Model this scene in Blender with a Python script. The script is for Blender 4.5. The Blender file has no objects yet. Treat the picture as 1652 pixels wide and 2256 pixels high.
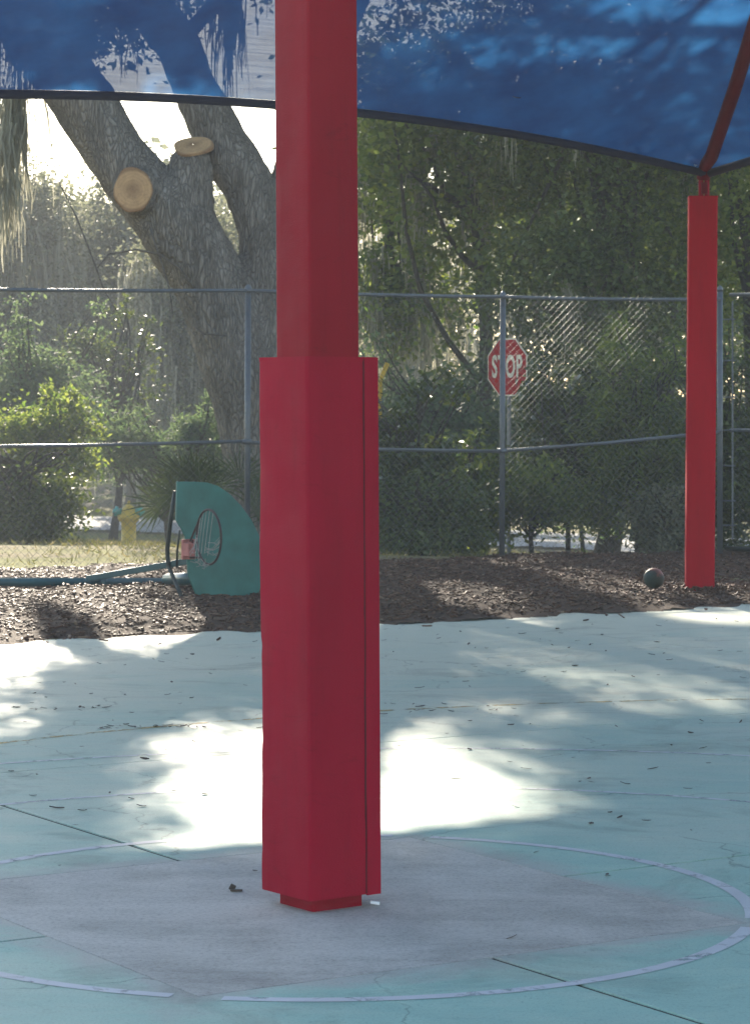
import bpy, bmesh, math, random
import numpy as np
from mathutils import Vector, Matrix, noise as mnoise

random.seed(7)
RNG = np.random.default_rng(11)
scene = bpy.context.scene
col = scene.collection

# ------------------------------------------------------------------ camera, sky, sun, exposure
cam_d = bpy.data.cameras.new('camera')
cam = bpy.data.objects.new('camera', cam_d)
col.objects.link(cam)
cam.location = (0, 0, 1.676)
cam.rotation_euler = (math.radians(90), 0, 0)
cam_d.sensor_fit = 'VERTICAL'
cam_d.sensor_height = 24
cam_d.lens = 24 * 5850 / 2256
cam_d.shift_y = -238 / 2256
cam_d.clip_start = 0.1
cam_d.clip_end = 2000
cam_d.dof.use_dof = True
cam_d.dof.focus_distance = 10.5
cam_d.dof.aperture_fstop = 9
scene.camera = cam

SUN_EL, SUN_AZ = math.radians(21.8), math.radians(-10.0)      # azimuth measured from +Y towards +X
S = np.array([math.sin(SUN_AZ) * math.cos(SUN_EL), math.cos(SUN_AZ) * math.cos(SUN_EL), math.sin(SUN_EL)])
world = bpy.data.worlds.new('World')
scene.world = world
world.use_nodes = True
wn = world.node_tree
sky = wn.nodes.new('ShaderNodeTexSky')
sky.sky_type = 'NISHITA'
sky.sun_disc = False
sky.sun_elevation = SUN_EL
sky.sun_rotation = SUN_AZ
sky.dust_density = 0.5
sky.air_density = 1.0
sky.ozone_density = 2.5
wn.links.new(sky.outputs[0], wn.nodes['Background'].inputs[0])
wn.nodes['Background'].inputs[1].default_value = 0.12
sun_d = bpy.data.lights.new('sun', 'SUN')
sun_d.energy = 5.0
sun_d.angle = math.radians(0.53)
sun_d.color = (1.0, 0.955, 0.88)
sun = bpy.data.objects.new('sun', sun_d)
col.objects.link(sun)
sun.rotation_euler = Vector(-S).to_track_quat('-Z', 'Y').to_euler()
scene.view_settings.view_transform = 'Standard'
scene.view_settings.look = 'None'
scene.view_settings.gamma = 1
scene.view_settings.use_curve_mapping = False
scene.view_settings.exposure = 1.82
scene.view_settings.use_white_balance = True
scene.view_settings.white_balance_temperature = 7450
scene.cycles.max_bounces = 6
scene.cycles.diffuse_bounces = 3
scene.cycles.glossy_bounces = 2
scene.cycles.transmission_bounces = 3
scene.cycles.transparent_max_bounces = 8
scene.cycles.use_denoising = True

# ------------------------------------------------------------------ the plan: court grid turned 32 degrees from the view
TH = math.radians(32)
E1 = np.array([math.cos(TH), math.sin(TH)])
E2 = np.array([-math.sin(TH), math.cos(TH)])
def en(e, n):
    p = E1 * e + E2 * n
    return (float(p[0]), float(p[1]))
POST = np.array([-0.181, 8.895])
PTH = math.radians(36)
Q1 = np.array([math.cos(PTH), math.sin(PTH)])
Q2 = np.array([-math.sin(PTH), math.cos(PTH)])
PE, PN = float(POST @ E1), float(POST @ E2)
FAR = np.array([2.86, 23.2])
EDGE_N = 17.25

# ------------------------------------------------------------------ node material helpers
class NT:
    def __init__(s, name):
        s.m = bpy.data.materials.new(name)
        s.m.use_nodes = True
        s.t = s.m.node_tree
        s.b = s.t.nodes['Principled BSDF']
        s.out = s.t.nodes['Material Output']
    def n(s, typ, **kw):
        nd = s.t.nodes.new('ShaderNode' + typ)
        for k, v in kw.items():
            if k.startswith('i_'):
                key = k[2:]
                nd.inputs[int(key) if key.isdigit() else key.replace('_', ' ')].default_value = v
            else:
                setattr(nd, k, v)
        return nd
    def l(s, a, b):
        s.t.links.new(a, b)
    def pos(s, scale=(1, 1, 1), rot=(0, 0, 0), obj=False):
        if obj:
            src = s.n('TexCoord').outputs['Object']
        else:
            src = s.n('NewGeometry').outputs['Position']
        mp = s.n('Mapping')
        mp.inputs['Scale'].default_value = scale
        mp.inputs['Rotation'].default_value = rot
        s.l(src, mp.inputs[0])
        return mp.outputs[0]
    def noise(s, vec, scale, detail=4, rough=0.55, dist=0.0):
        nd = s.n('TexNoise')
        nd.inputs['Scale'].default_value = scale
        nd.inputs['Detail'].default_value = detail
        nd.inputs['Roughness'].default_value = rough
        nd.inputs['Distortion'].default_value = dist
        s.l(vec, nd.inputs['Vector'])
        return nd.outputs['Fac']
    def ramp(s, fac, stops):
        r = s.n('ValToRGB')
        e = r.color_ramp.elements
        while len(e) < len(stops):
            e.new(0.5)
        for el, (p, c) in zip(e, stops):
            el.position = p
            el.color = (*c, 1) if isinstance(c, tuple) else (c, c, c, 1)
        s.l(fac, r.inputs[0])
        return r.outputs[0]
    def mix(s, fac, a, b, mode='MIX'):
        m = s.n('MixRGB', blend_type=mode)
        for i, v in ((0, fac), (1, a), (2, b)):
            if isinstance(v, (int, float)):
                m.inputs[i].default_value = v if i == 0 else (v, v, v, 1)
            elif isinstance(v, tuple):
                m.inputs[i].default_value = (*v, 1)
            else:
                s.l(v, m.inputs[i])
        return m.outputs[0]
    def bump(s, h, strength, dist=0.02):
        b = s.n('Bump')
        b.inputs['Strength'].default_value = strength
        b.inputs['Distance'].default_value = dist
        s.l(h, b.inputs['Height'])
        s.l(b.outputs[0], s.b.inputs['Normal'])
        return b.outputs[0]
    def set(s, color=None, rough=None, metal=None, spec=None):
        for key, v in (('Base Color', color), ('Roughness', rough), ('Metallic', metal), ('Specular IOR Level', spec)):
            if v is None:
                continue
            if isinstance(v, (int, float)):
                s.b.inputs[key].default_value = v
            elif isinstance(v, tuple):
                s.b.inputs[key].default_value = (*v, 1)
            else:
                s.l(v, s.b.inputs[key])
        return s

def m_plain(name, c, rough=0.5, metal=0.0, var=0.18, scale=6, bump=0.0, bscale=40, spec=0.5):
    t = NT(name)
    p = t.pos(obj=True)
    f = t.noise(p, scale, 5)
    t.set(t.ramp(f, [(0.3, tuple(x * (1 - var) for x in c)), (0.7, tuple(min(1, x * (1 + var)) for x in c))]), rough, metal, spec)
    if bump:
        t.bump(t.noise(p, bscale, 3), bump, 0.01)
    return t.m

def m_court():
    t = NT('court_paint')
    p = t.pos()
    big = t.noise(p, 0.55, 5, 0.6, 0.6)
    mid = t.noise(p, 3.2, 6, 0.65, 0.4)
    fine = t.noise(p, 38, 4, 0.7)
    streak = t.noise(t.pos((0.7, 4.5, 1), (0, 0, math.radians(-12))), 1.6, 5, 0.6, 0.8)
    paint = t.ramp(mid, [(0.3, (0.225, 0.42, 0.36)), (0.55, (0.28, 0.47, 0.395)), (0.78, (0.375, 0.535, 0.435))])
    dust_glare = (0.575, 0.575, 0.455)
    # dusty wear and painted-in glare pale the court towards the planting bed
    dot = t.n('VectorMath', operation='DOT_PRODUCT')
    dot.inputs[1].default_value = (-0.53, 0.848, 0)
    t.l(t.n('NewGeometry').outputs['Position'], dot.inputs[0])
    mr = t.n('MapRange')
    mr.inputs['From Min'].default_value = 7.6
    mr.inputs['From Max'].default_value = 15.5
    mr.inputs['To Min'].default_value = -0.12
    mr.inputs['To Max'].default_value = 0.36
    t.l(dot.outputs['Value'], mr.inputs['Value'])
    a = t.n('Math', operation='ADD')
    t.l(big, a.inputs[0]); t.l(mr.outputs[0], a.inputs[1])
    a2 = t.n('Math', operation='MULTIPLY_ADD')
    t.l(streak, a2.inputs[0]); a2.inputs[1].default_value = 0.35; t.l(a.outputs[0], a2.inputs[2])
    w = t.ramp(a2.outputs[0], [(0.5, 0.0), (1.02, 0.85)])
    c = t.mix(w, paint, dust_glare)
    # cement slurry smeared round the newer footing patch
    dots = []
    for ax, c0 in ((E1, PE), (E2, PN)):
        dp = t.n('VectorMath', operation='DOT_PRODUCT'); dp.inputs[1].default_value = (ax[0], ax[1], 0)
        t.l(t.n('NewGeometry').outputs['Position'], dp.inputs[0])
        sb = t.n('Math', operation='SUBTRACT'); t.l(dp.outputs['Value'], sb.inputs[0]); sb.inputs[1].default_value = c0
        ab = t.n('Math', operation='ABSOLUTE'); t.l(sb.outputs[0], ab.inputs[0])
        dots.append(ab.outputs[0])
    mxd = t.n('Math', operation='MAXIMUM'); t.l(dots[0], mxd.inputs[0]); t.l(dots[1], mxd.inputs[1])
    ma_ = t.n('Math', operation='MULTIPLY_ADD'); t.l(t.noise(p, 2.6, 5, 0.65, 0.6), ma_.inputs[0]); ma_.inputs[1].default_value = -0.55; t.l(mxd.outputs[0], ma_.inputs[2])
    mr2 = t.n('MapRange'); mr2.inputs['From Min'].default_value = 0.74; mr2.inputs['From Max'].default_value = 0.92; mr2.inputs['To Min'].default_value = 0.85; mr2.inputs['To Max'].default_value = 0.0
    t.l(ma_.outputs[0], mr2.inputs['Value'])
    c = t.mix(mr2.outputs[0], c, (0.39, 0.385, 0.35))
    speck = t.ramp(fine, [(0.28, 0.72), (0.42, 1.0)])
    c = t.mix(1.0, c, speck, 'MULTIPLY')
    grit = t.ramp(t.noise(p, 110, 3, 0.8), [(0.30, 0.62), (0.46, 1.0), (0.70, 1.14)])
    c = t.mix(0.7, c, grit, 'MULTIPLY')
    scuff = t.ramp(t.noise(t.pos((1.2, 7, 1), (0, 0, math.radians(40))), 4.0, 7, 0.75, 1.4), [(0.32, 0.72), (0.42, 1.0), (0.66, 1.0), (0.74, 1.16)])
    c = t.mix(0.7, c, scuff, 'MULTIPLY')
    vc = t.n('TexVoronoi', feature='DISTANCE_TO_EDGE'); vc.inputs['Scale'].default_value = 0.75
    nd_ = t.n('TexNoise'); nd_.inputs['Scale'].default_value = 3.0; nd_.inputs['Detail'].default_value = 6; t.l(p, nd_.inputs['Vector'])
    sc_ = t.n('VectorMath', operation='SCALE'); sc_.inputs['Scale'].default_value = 0.45; t.l(nd_.outputs['Color'], sc_.inputs[0])
    ad_ = t.n('VectorMath', operation='ADD'); t.l(p, ad_.inputs[0]); t.l(sc_.outputs[0], ad_.inputs[1]); t.l(ad_.outputs[0], vc.inputs['Vector'])
    crack = t.ramp(vc.outputs['Distance'], [(0.0, 0.0), (0.006, 1.0)])
    cm = t.ramp(t.noise(p, 0.9, 3), [(0.46, 0.0), (0.54, 0.6)])
    c = t.mix(cm, c, t.mix(1.0, c, t.mix(crack, (0.25, 0.25, 0.25), (1.0, 1.0, 1.0)), 'MULTIPLY'))
    stain = t.ramp(t.noise(p, 1.15, 6, 0.7, 1.2), [(0.33, 0.66), (0.47, 1.0)])
    c = t.mix(0.75, c, stain, 'MULTIPLY')
    t.set(c, t.ramp(mid, [(0.3, 0.52), (0.7, 0.74)]), spec=0.35)
    t.bump(t.mix(0.5, fine, mid), 0.25, 0.006)
    return t.m

def m_patch():
    t = NT('patch_concrete')
    p = t.pos()
    sw = t.noise(t.pos((0.9, 5.5, 1), (0, 0, math.radians(24))), 1.3, 6, 0.62, 0.7)
    c = t.ramp(t.mix(0.55, sw, t.noise(p, 1.4, 6, 0.65, 0.8)), [(0.32, (0.36, 0.345, 0.31)), (0.5, (0.47, 0.455, 0.41)), (0.68, (0.54, 0.52, 0.47))])
    dark = t.ramp(t.noise(p, 1.5, 8, 0.72, 0.3), [(0.3, 0.62), (0.56, 1.0)])
    c = t.mix(0.9, c, dark, 'MULTIPLY')
    fine = t.noise(p, 60, 4, 0.7)
    c = t.mix(0.8, c, t.ramp(fine, [(0.3, 0.62), (0.5, 1.0), (0.72, 1.12)]), 'MULTIPLY')
    c = t.mix(0.6, c, t.ramp(t.noise(p, 140, 3, 0.8), [(0.3, 0.65), (0.48, 1.0)]), 'MULTIPLY')
    t.set(c, 0.72, spec=0.3)
    t.bump(fine, 0.3, 0.004)
    return t.m

def m_paintline(name, c, cover=0.35):
    t = NT(name)
    p = t.pos()
    f = t.noise(p, 9, 6, 0.7, 0.5)
    w = t.ramp(f, [(cover - 0.06, 0.0), (cover + 0.1, 1.0)])
    t.set(t.ramp(t.noise(p, 3, 3), [(0.3, tuple(x * 0.82 for x in c)), (0.7, c)]), 0.6)
    tr = t.n('BsdfTransparent')
    mx = t.n('MixShader')
    t.l(w, mx.inputs[0]); t.l(tr.outputs[0], mx.inputs[1]); t.l(t.b.outputs[0], mx.inputs[2])
    t.l(mx.outputs[0], t.out.inputs[0])
    return t.m

def m_ground():
    t = NT('dirt_and_grass')
    p = t.pos()
    f = t.noise(p, 0.35, 6, 0.65, 0.6)
    g = t.noise(p, 14, 5, 0.7)
    dirt = t.ramp(g, [(0.3, (0.13, 0.10, 0.06)), (0.7, (0.31, 0.25, 0.16))])
    grass = t.ramp(g, [(0.3, (0.10, 0.11, 0.03)), (0.7, (0.26, 0.25, 0.08))])
    t.set(t.mix(t.ramp(f, [(0.42, 0.0), (0.56, 1.0)]), dirt, grass), 0.95, spec=0.1)
    t.bump(g, 0.9, 0.05)
    return t.m

def m_mulch():
    t = NT('mulch_soil')
    p = t.pos()
    f = t.noise(p, 24, 6, 0.7, 0.4)
    t.set(t.ramp(f, [(0.3, (0.035, 0.018, 0.011)), (0.55, (0.10, 0.055, 0.036)), (0.75, (0.16, 0.095, 0.065))]), 0.85, spec=0.2)
    t.bump(f, 1.0, 0.05)
    return t.m

def m_island(name, stops, rough=0.7, spec=0.3, trans=0.0, tcol=None):
    """one tone for each loose piece of the mesh"""
    t = NT(name)
    r = t.n('NewGeometry').outputs['Random Per Island']
    c = t.ramp(r, stops)
    t.set(c, rough, spec=spec)
    if trans:
        tl = t.n('BsdfTranslucent')
        if tcol:
            t.l(t.ramp(r, tcol), tl.inputs[0])
        else:
            t.l(c, tl.inputs[0])
        mx = t.n('MixShader')
        mx.inputs[0].default_value = trans
        t.l(t.b.outputs[0], mx.inputs[1]); t.l(tl.outputs[0], mx.inputs[2])
        t.l(mx.outputs[0], t.out.inputs[0])
    return t.m

def m_bark(name, base=(0.25, 0.22, 0.185), tilt=0.45, k=1.0):
    t = NT(name)
    p = t.pos((1, 1, 0.17), (0, tilt, 0))
    v = t.n('TexVoronoi', feature='DISTANCE_TO_EDGE')
    v.inputs['Scale'].default_value = 30 * k
    wv = t.n('VectorMath', operation='ADD')
    nz = t.n('TexNoise'); nz.inputs['Scale'].default_value = 5
    t.l(p, nz.inputs['Vector'])
    sc = t.n('VectorMath', operation='SCALE'); sc.inputs['Scale'].default_value = 0.22
    t.l(nz.outputs['Color'], sc.inputs[0])
    t.l(p, wv.inputs[0]); t.l(sc.outputs[0], wv.inputs[1])
    t.l(wv.outputs[0], v.inputs['Vector'])
    edge = t.ramp(v.outputs['Distance'], [(0.0, 0.0), (0.22, 1.0)])
    n1 = t.noise(p, 6, 6, 0.65)
    c = t.ramp(n1, [(0.3, tuple(x * 0.75 for x in base)), (0.6, base), (0.78, tuple(x * 1.45 for x in base))])
    c = t.mix(1.0, c, t.ramp(edge, [(0.0, 0.5), (0.7, 1.0)]), 'MULTIPLY')
    c = t.mix(0.8, c, t.ramp(t.noise(t.pos(), 1.1, 5, 0.65), [(0.35, 0.6), (0.65, 1.25)]), 'MULTIPLY')
    c = t.mix(0.6, c, t.ramp(t.noise(p, 45, 4, 0.75), [(0.35, 0.7), (0.6, 1.15)]), 'MULTIPLY')
    t.set(c, 0.8, spec=0.3)
    t.bump(t.mix(0.5, t.mix(0.35, edge, n1), t.noise(t.pos((1, 1, 0.12), (0, tilt, 0)), 16, 4, 0.6, 0.8)), 1.0, 0.06)
    return t.m

def m_wood_cut():
    t = NT('sawn_wood')
    tc = t.n('TexCoord').outputs['Object']
    w = t.n('TexWave', wave_type='RINGS', rings_direction='SPHERICAL')
    w.inputs['Scale'].default_value = 9
    w.inputs['Distortion'].default_value = 2.5
    w.inputs['Detail'].default_value = 3
    t.l(tc, w.inputs['Vector'])
    c = t.ramp(w.outputs['Fac'], [(0.1, (0.49, 0.295, 0.15)), (0.9, (0.53, 0.325, 0.17))])
    gd = t.n('TexGradient', gradient_type='SPHERICAL'); mp = t.n('Mapping'); mp.inputs['Scale'].default_value = (4.5, 4.5, 4.5); t.l(tc, mp.inputs[0]); t.l(mp.outputs[0], gd.inputs[0])
    c = t.mix(t.ramp(gd.outputs['Fac'], [(0.0, 0.8), (0.10, 0.0), (0.45, 0.0), (0.95, 0.8)]), c, (0.24, 0.13, 0.07))
    c = t.mix(0.5, c, t.ramp(t.noise(tc, 26, 6, 0.8, 1.0), [(0.36, 0.5), (0.5, 1.0)]), 'MULTIPLY')
    c = t.mix(0.6, c, t.ramp(t.noise(tc, 7, 5, 0.7), [(0.35, 0.72), (0.6, 1.0)]), 'MULTIPLY')
    t.set(c, 0.85, spec=0.2)
    return t.m

def m_fabric():
    t = NT('shade_net')
    p = t.pos()
    th = t.noise(t.pos((0.5, 0.5, 26), (0.0, 0.0, math.radians(-33))), 3.0, 3, 0.6)
    sp = t.noise(p, 2.0, 4, 0.6)
    dcol = t.ramp(sp, [(0.3, (0.002, 0.016, 0.075)), (0.7, (0.004, 0.027, 0.105))])
    tcol = t.ramp(sp, [(0.3, (0.007, 0.068, 0.20)), (0.7, (0.022, 0.15, 0.34))])
    d = t.n('BsdfDiffuse'); t.l(dcol, d.inputs[0])
    tl = t.n('BsdfTranslucent'); t.l(tcol, tl.inputs[0])
    m1 = t.n('MixShader'); m1.inputs[0].default_value = 0.5
    t.l(d.outputs[0], m1.inputs[1]); t.l(tl.outputs[0], m1.inputs[2])
    tr = t.n('BsdfTransparent'); tr.inputs[0].default_value = (0.92, 0.96, 1.0, 1)
    m2 = t.n('MixShader')
    t.l(t.ramp(th, [(0.3, 0.04), (0.7, 0.08)]), m2.inputs[0])
    t.l(m1.outputs[0], m2.inputs[1]); t.l(tr.outputs[0], m2.inputs[2])
    t.l(m2.outputs[0], t.out.inputs[0])
    return t.m

def m_vinyl(name, c, rough):
    t = NT(name)
    p = t.pos()
    n = t.noise(t.pos((1, 1, 0.3)), 3.0, 5, 0.6)
    cc = t.ramp(n, [(0.3, tuple(x * 0.86 for x in c)), (0.7, tuple(x * 1.1 for x in c))])
    dirt = t.ramp(t.noise(t.pos((1, 1, 0.12)), 22, 5, 0.7), [(0.25, 0.82), (0.5, 1.0)])
    scuff = t.ramp(t.noise(t.pos((1, 1, 3.0)), 5.5, 7, 0.75, 1.5), [(0.30, 0.70), (0.42, 1.0)])
    cc = t.mix(0.55, cc, scuff, 'MULTIPLY')
    t.set(t.mix(0.7, cc, dirt, 'MULTIPLY'), t.ramp(t.noise(p, 9, 4), [(0.3, rough * 0.85), (0.7, rough * 1.2)]), spec=0.09)
    t.bump(t.mix(0.25, t.noise(t.pos((1, 1, 2.2)), 3.5, 3, 0.5), t.noise(p, 180, 2)), 0.25, 0.012)
    return t.m

M = dict(
    court=m_court(), patch=m_patch(), white=m_paintline('white_line_paint', (0.54, 0.56, 0.58), 0.35),
    thin_white=m_paintline('worn_white_line_paint', (0.58, 0.60, 0.61), 0.40),
    yellow=m_paintline('worn_yellow_line_paint', (0.50, 0.36, 0.12), 0.50),
    dark=m_plain('joint_dirt', (0.018, 0.017, 0.016), 0.95, bump=0.5), ground=m_ground(), mulch=m_mulch(),
    chips=m_island('bark_chips', [(0.0, (0.035, 0.017, 0.010)), (0.6, (0.11, 0.052, 0.031)), (0.93, (0.16, 0.083, 0.052)), (1.0, (0.30, 0.21, 0.15))], 0.6, 0.25),
    road=m_plain('pale_asphalt', (0.30, 0.29, 0.28), 0.9, scale=2),
    red=m_vinyl('red_vinyl', (0.34, 0.0008, 0.021), 0.6), redpaint=m_vinyl('red_steel_paint', (0.27, 0.0008, 0.014), 0.55),
    redbright=m_vinyl('red_vinyl_bright', (0.45, 0.0, 0.014), 0.65),  # far post's pad in a brighter, more saturated red
    redarm=m_vinyl('dull_red_steel_paint', (0.16, 0.002, 0.012), 0.5),
    seam=m_plain('dark_red_stitching', (0.075, 0.004, 0.010), 0.7),
    fabric=m_fabric(), hem=m_plain('navy_hem', (0.008, 0.014, 0.045), 0.7),
    plate=m_plain('galvanised_plate', (0.55, 0.56, 0.58), 0.45, 0.3),
    galv=m_plain('galvanised_steel', (0.12, 0.135, 0.15), 0.42, 0.35, bump=0.1),
    wire=m_plain('dull_wire', (0.13, 0.135, 0.13), 0.5, 0.5),
    teal=m_plain('teal_powder_coat', (0.018, 0.155, 0.135), 0.5, var=0.22, bump=0.08, bscale=120),
    tealpipe=m_plain('teal_pipe_paint', (0.012, 0.085, 0.10), 0.30),
    black=m_plain('black_green_steel', (0.012, 0.02, 0.016), 0.5),
    rim=m_plain('rim_steel', (0.05, 0.03, 0.03), 0.5, 0.4), bracket=m_plain('faded_red_bracket', (0.42, 0.14, 0.12), 0.7, var=0.35, scale=14),
    net=m_plain('torn_net_cord', (0.35, 0.33, 0.30), 0.9),
    signred=m_plain('sign_red', (0.36, 0.002, 0.006), 0.6, spec=0.15), signwhite=m_plain('sign_white', (0.62, 0.58, 0.48), 0.5),
    hyd=m_plain('hydrant_yellow', (0.55, 0.36, 0.03), 0.5), hydcap=m_plain('hydrant_teal', (0.02, 0.30, 0.27), 0.5),
    ball=None, sawn=m_wood_cut(),
    bark=m_bark('oak_bark'), bark2=m_bark('dark_bark', (0.085, 0.07, 0.055), 0.0, 1.6),
    twig=m_plain('twig', (0.10, 0.085, 0.07), 0.9),
    moss=m_island('spanish_moss_fibre', [(0, (0.24, 0.235, 0.18)), (1, (0.46, 0.44, 0.35))], 0.9, 0.1, 0.45),
    deadleaf=m_island('dry_leaf', [(0, (0.018, 0.013, 0.011)), (0.7, (0.06, 0.042, 0.03)), (1, (0.16, 0.11, 0.07))], 0.6, 0.4),
    grass=m_island('dry_grass', [(0, (0.10, 0.11, 0.03)), (0.6, (0.22, 0.21, 0.07)), (1, (0.34, 0.27, 0.13))], 0.8, 0.2, 0.35),
    yellowtube=m_plain('yellow_plastic', (0.62, 0.36, 0.02), 0.5),
    paper=m_plain('white_scrap', (0.75, 0.75, 0.75), 0.5),
)
G = lambda k, y=0.0: [(0, (0.026 * k, 0.040 * k, 0.014 * k)), (0.6, ((0.045 + y) * k, (0.072 + y * 0.6) * k, 0.020 * k)), (1, ((0.085 + y) * k, (0.115 + y * 0.6) * k, 0.032 * k))]
T = lambda k: [(0, (0.09 * k, 0.16 * k, 0.02 * k)), (1, (0.30 * k, 0.34 * k, 0.05 * k))]
M['leaf_dark'] = m_island('dark_evergreen_leaf', G(1.3), 0.5, 0.3, 0.22, T(0.9))
M['leaf_oak'] = m_island('live_oak_leaf', G(1.4), 0.5, 0.3, 0.42, T(1.3))
M['leaf_palm'] = m_island('palmetto_leaf', G(0.8), 0.35, 0.5, 0.15, T(0.35))
M['leaf_gloss'] = m_island('glossy_shrub_leaf', G(0.9), 0.25, 0.6, 0.28, T(0.8))
M['leaf_lime'] = m_island('yellow_green_leaf', G(1.5, 0.012), 0.6, 0.2, 0.46, [(0, (0.12, 0.22, 0.03)), (1, (0.38, 0.43, 0.08))])
M['leaf_olive'] = m_island('hazy_olive_leaf', [(0, (0.085, 0.095, 0.05)), (1, (0.19, 0.19, 0.11))], 0.6, 0.3, 0.4, [(0, (0.16, 0.18, 0.10)), (1, (0.32, 0.32, 0.20))])
M['leaf_grey'] = m_island('grey_green_leaf', [(0, (0.045, 0.08, 0.04)), (1, (0.12, 0.175, 0.09))], 0.65, 0.2, 0.4, [(0, (0.10, 0.18, 0.07)), (1, (0.26, 0.33, 0.14))])

# ------------------------------------------------------------------ geometry helpers
def tag(o, label=None, cat=None, group=None, kind=None):
    if label: o['label'] = label
    if cat: o['category'] = cat
    if group: o['group'] = group
    if kind: o['kind'] = kind
    return o

def empty(name, loc=(0, 0, 0), **kw):
    o = bpy.data.objects.new(name, None)
    col.objects.link(o)
    o.location = loc
    o.empty_display_size = 0.1
    return tag(o, **kw)

def link(name, me, mat, parent=None, smooth=False):
    if mat is not None and not me.materials:
        me.materials.append(mat)
    if smooth:
        me.polygons.foreach_set('use_smooth', [True] * len(me.polygons))
    o = bpy.data.objects.new(name, me)
    col.objects.link(o)
    if parent is not None:
        o.parent = parent
        pl = parent.location
        pp = parent.parent
        off = Vector(pl)
        while pp is not None:
            off += pp.location
            pp = pp.parent
        o.location = -off           # geometry is given in world coordinates
    return o

class MB:
    def __init__(s):
        s.v, s.f, s.n = [], [], 0
    def add(s, v, f):
        s.v.extend([tuple(p) for p in v])
        s.f.extend([tuple(i + s.n for i in q) for q in f])
        s.n += len(v)
        return s
    def box(s, c, d, R=None):
        hx, hy, hz = d[0] / 2, d[1] / 2, d[2] / 2
        vs = [Vector((x, y, z)) for x in (-hx, hx) for y in (-hy, hy) for z in (-hz, hz)]
        if R is not None:
            vs = [R @ v for v in vs]
        c = Vector(c)
        return s.add([v + c for v in vs], [(0, 1, 3, 2), (4, 6, 7, 5), (0, 4, 5, 1), (2, 3, 7, 6), (0, 2, 6, 4), (1, 5, 7, 3)])
    def tube(s, pts, rad, seg=10, cap=True):
        pts = [Vector(p) for p in pts]
        if not hasattr(rad, '__len__'):
            rad = [rad] * len(pts)
        rings, up = [], Vector((0.123, 0.31, 0.94)).normalized()
        prev = None
        for i, p in enumerate(pts):
            a = pts[max(i - 1, 0)]; b = pts[min(i + 1, len(pts) - 1)]
            d = (b - a).normalized()
            if prev is None:
                x = d.cross(up)
                if x.length < 0.05: x = d.cross(Vector((1, 0, 0)))
            else:
                x = prev - d * prev.dot(d)
            x.normalize(); prev = x
            y = d.cross(x)
            rings.append([p + (x * math.cos(t) + y * math.sin(t)) * rad[i] for t in [2 * math.pi * k / seg for k in range(seg)]])
        v = [q for r in rings for q in r]
        f = []
        for i in range(len(pts) - 1):
            for k in range(seg):
                k2 = (k + 1) % seg
                f.append((i * seg + k, i * seg + k2, (i + 1) * seg + k2, (i + 1) * seg + k))
        if cap:
            f.append(tuple(range(seg - 1, -1, -1)))
            f.append(tuple((len(pts) - 1) * seg + k for k in range(seg)))
        return s.add(v, f)
    def prism(s, poly, z0, z1):
        n = len(poly)
        v = [(x, y, z0) for x, y in poly] + [(x, y, z1) for x, y in poly]
        f = [tuple(range(n - 1, -1, -1)), tuple(range(n, 2 * n))] + [(i, (i + 1) % n, n + (i + 1) % n, n + i) for i in range(n)]
        return s.add(v, f)
    def lathe(s, c, prof, seg=20, ax=None):
        """profile of (r, h) about an axis through c"""
        ax = Vector(ax or (0, 0, 1)).normalized()
        x = ax.cross(Vector((0.3, 0.9, 0.2))).normalized(); y = ax.cross(x)
        c = Vector(c)
        v = [c + ax * h + (x * math.cos(2 * math.pi * k / seg) + y * math.sin(2 * math.pi * k / seg)) * max(r, 1e-4) for r, h in prof for k in range(seg)]
        f = [(i * seg + k, i * seg + (k + 1) % seg, (i + 1) * seg + (k + 1) % seg, (i + 1) * seg + k) for i in range(len(prof) - 1) for k in range(seg)]
        f += [tuple(range(seg - 1, -1, -1)), tuple((len(prof) - 1) * seg + k for k in range(seg))]
        return s.add(v, f)
    def mesh(s, name):
        me = bpy.data.meshes.new(name)
        me.from_pydata(s.v, [], s.f)
        me.update()
        return me
    def build(s, name, mat, parent=None, smooth=False, bevel=0.0, autosmooth=False):
        me = s.mesh(name)
        if bevel:
            bm = bmesh.new(); bm.from_mesh(me)
            bmesh.ops.bevel(bm, geom=[e for e in bm.edges if len(e.link_faces) == 2 and e.calc_face_angle(0) > 0.5], offset=bevel, segments=2, affect='EDGES', profile=0.6)
            bm.to_mesh(me); bm.free()
        o = link(name, me, mat, parent, smooth)
        if autosmooth:
            me.polygons.foreach_set('use_smooth', [True] * len(me.polygons))
            me.set_sharp_from_angle(angle=math.radians(40))
        return o

def quads_mesh(name, V, nper=4, tri=False):
    """V: (N, nper, 3) array, one polygon each, numpy fast path"""
    N = V.shape[0]
    me = bpy.data.meshes.new(name)
    me.vertices.add(N * nper)
    me.vertices.foreach_set('co', V.reshape(-1).astype(np.float32))
    me.loops.add(N * nper)
    me.loops.foreach_set('vertex_index', np.arange(N * nper, dtype=np.int32))
    me.polygons.add(N)
    me.polygons.foreach_set('loop_start', np.arange(0, N * nper, nper, dtype=np.int32))
    me.update(calc_edges=True)
    return me

def faces_mesh(name, V, F):
    """V (N,3), F (K,4) int"""
    me = bpy.data.meshes.new(name)
    me.vertices.add(len(V)); me.vertices.foreach_set('co', np.asarray(V, np.float32).reshape(-1))
    K, w = F.shape
    me.loops.add(K * w); me.loops.foreach_set('vertex_index', F.reshape(-1).astype(np.int32))
    me.polygons.add(K); me.polygons.foreach_set('loop_start', np.arange(0, K * w, w, dtype=np.int32))
    me.update(calc_edges=True)
    return me


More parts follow.
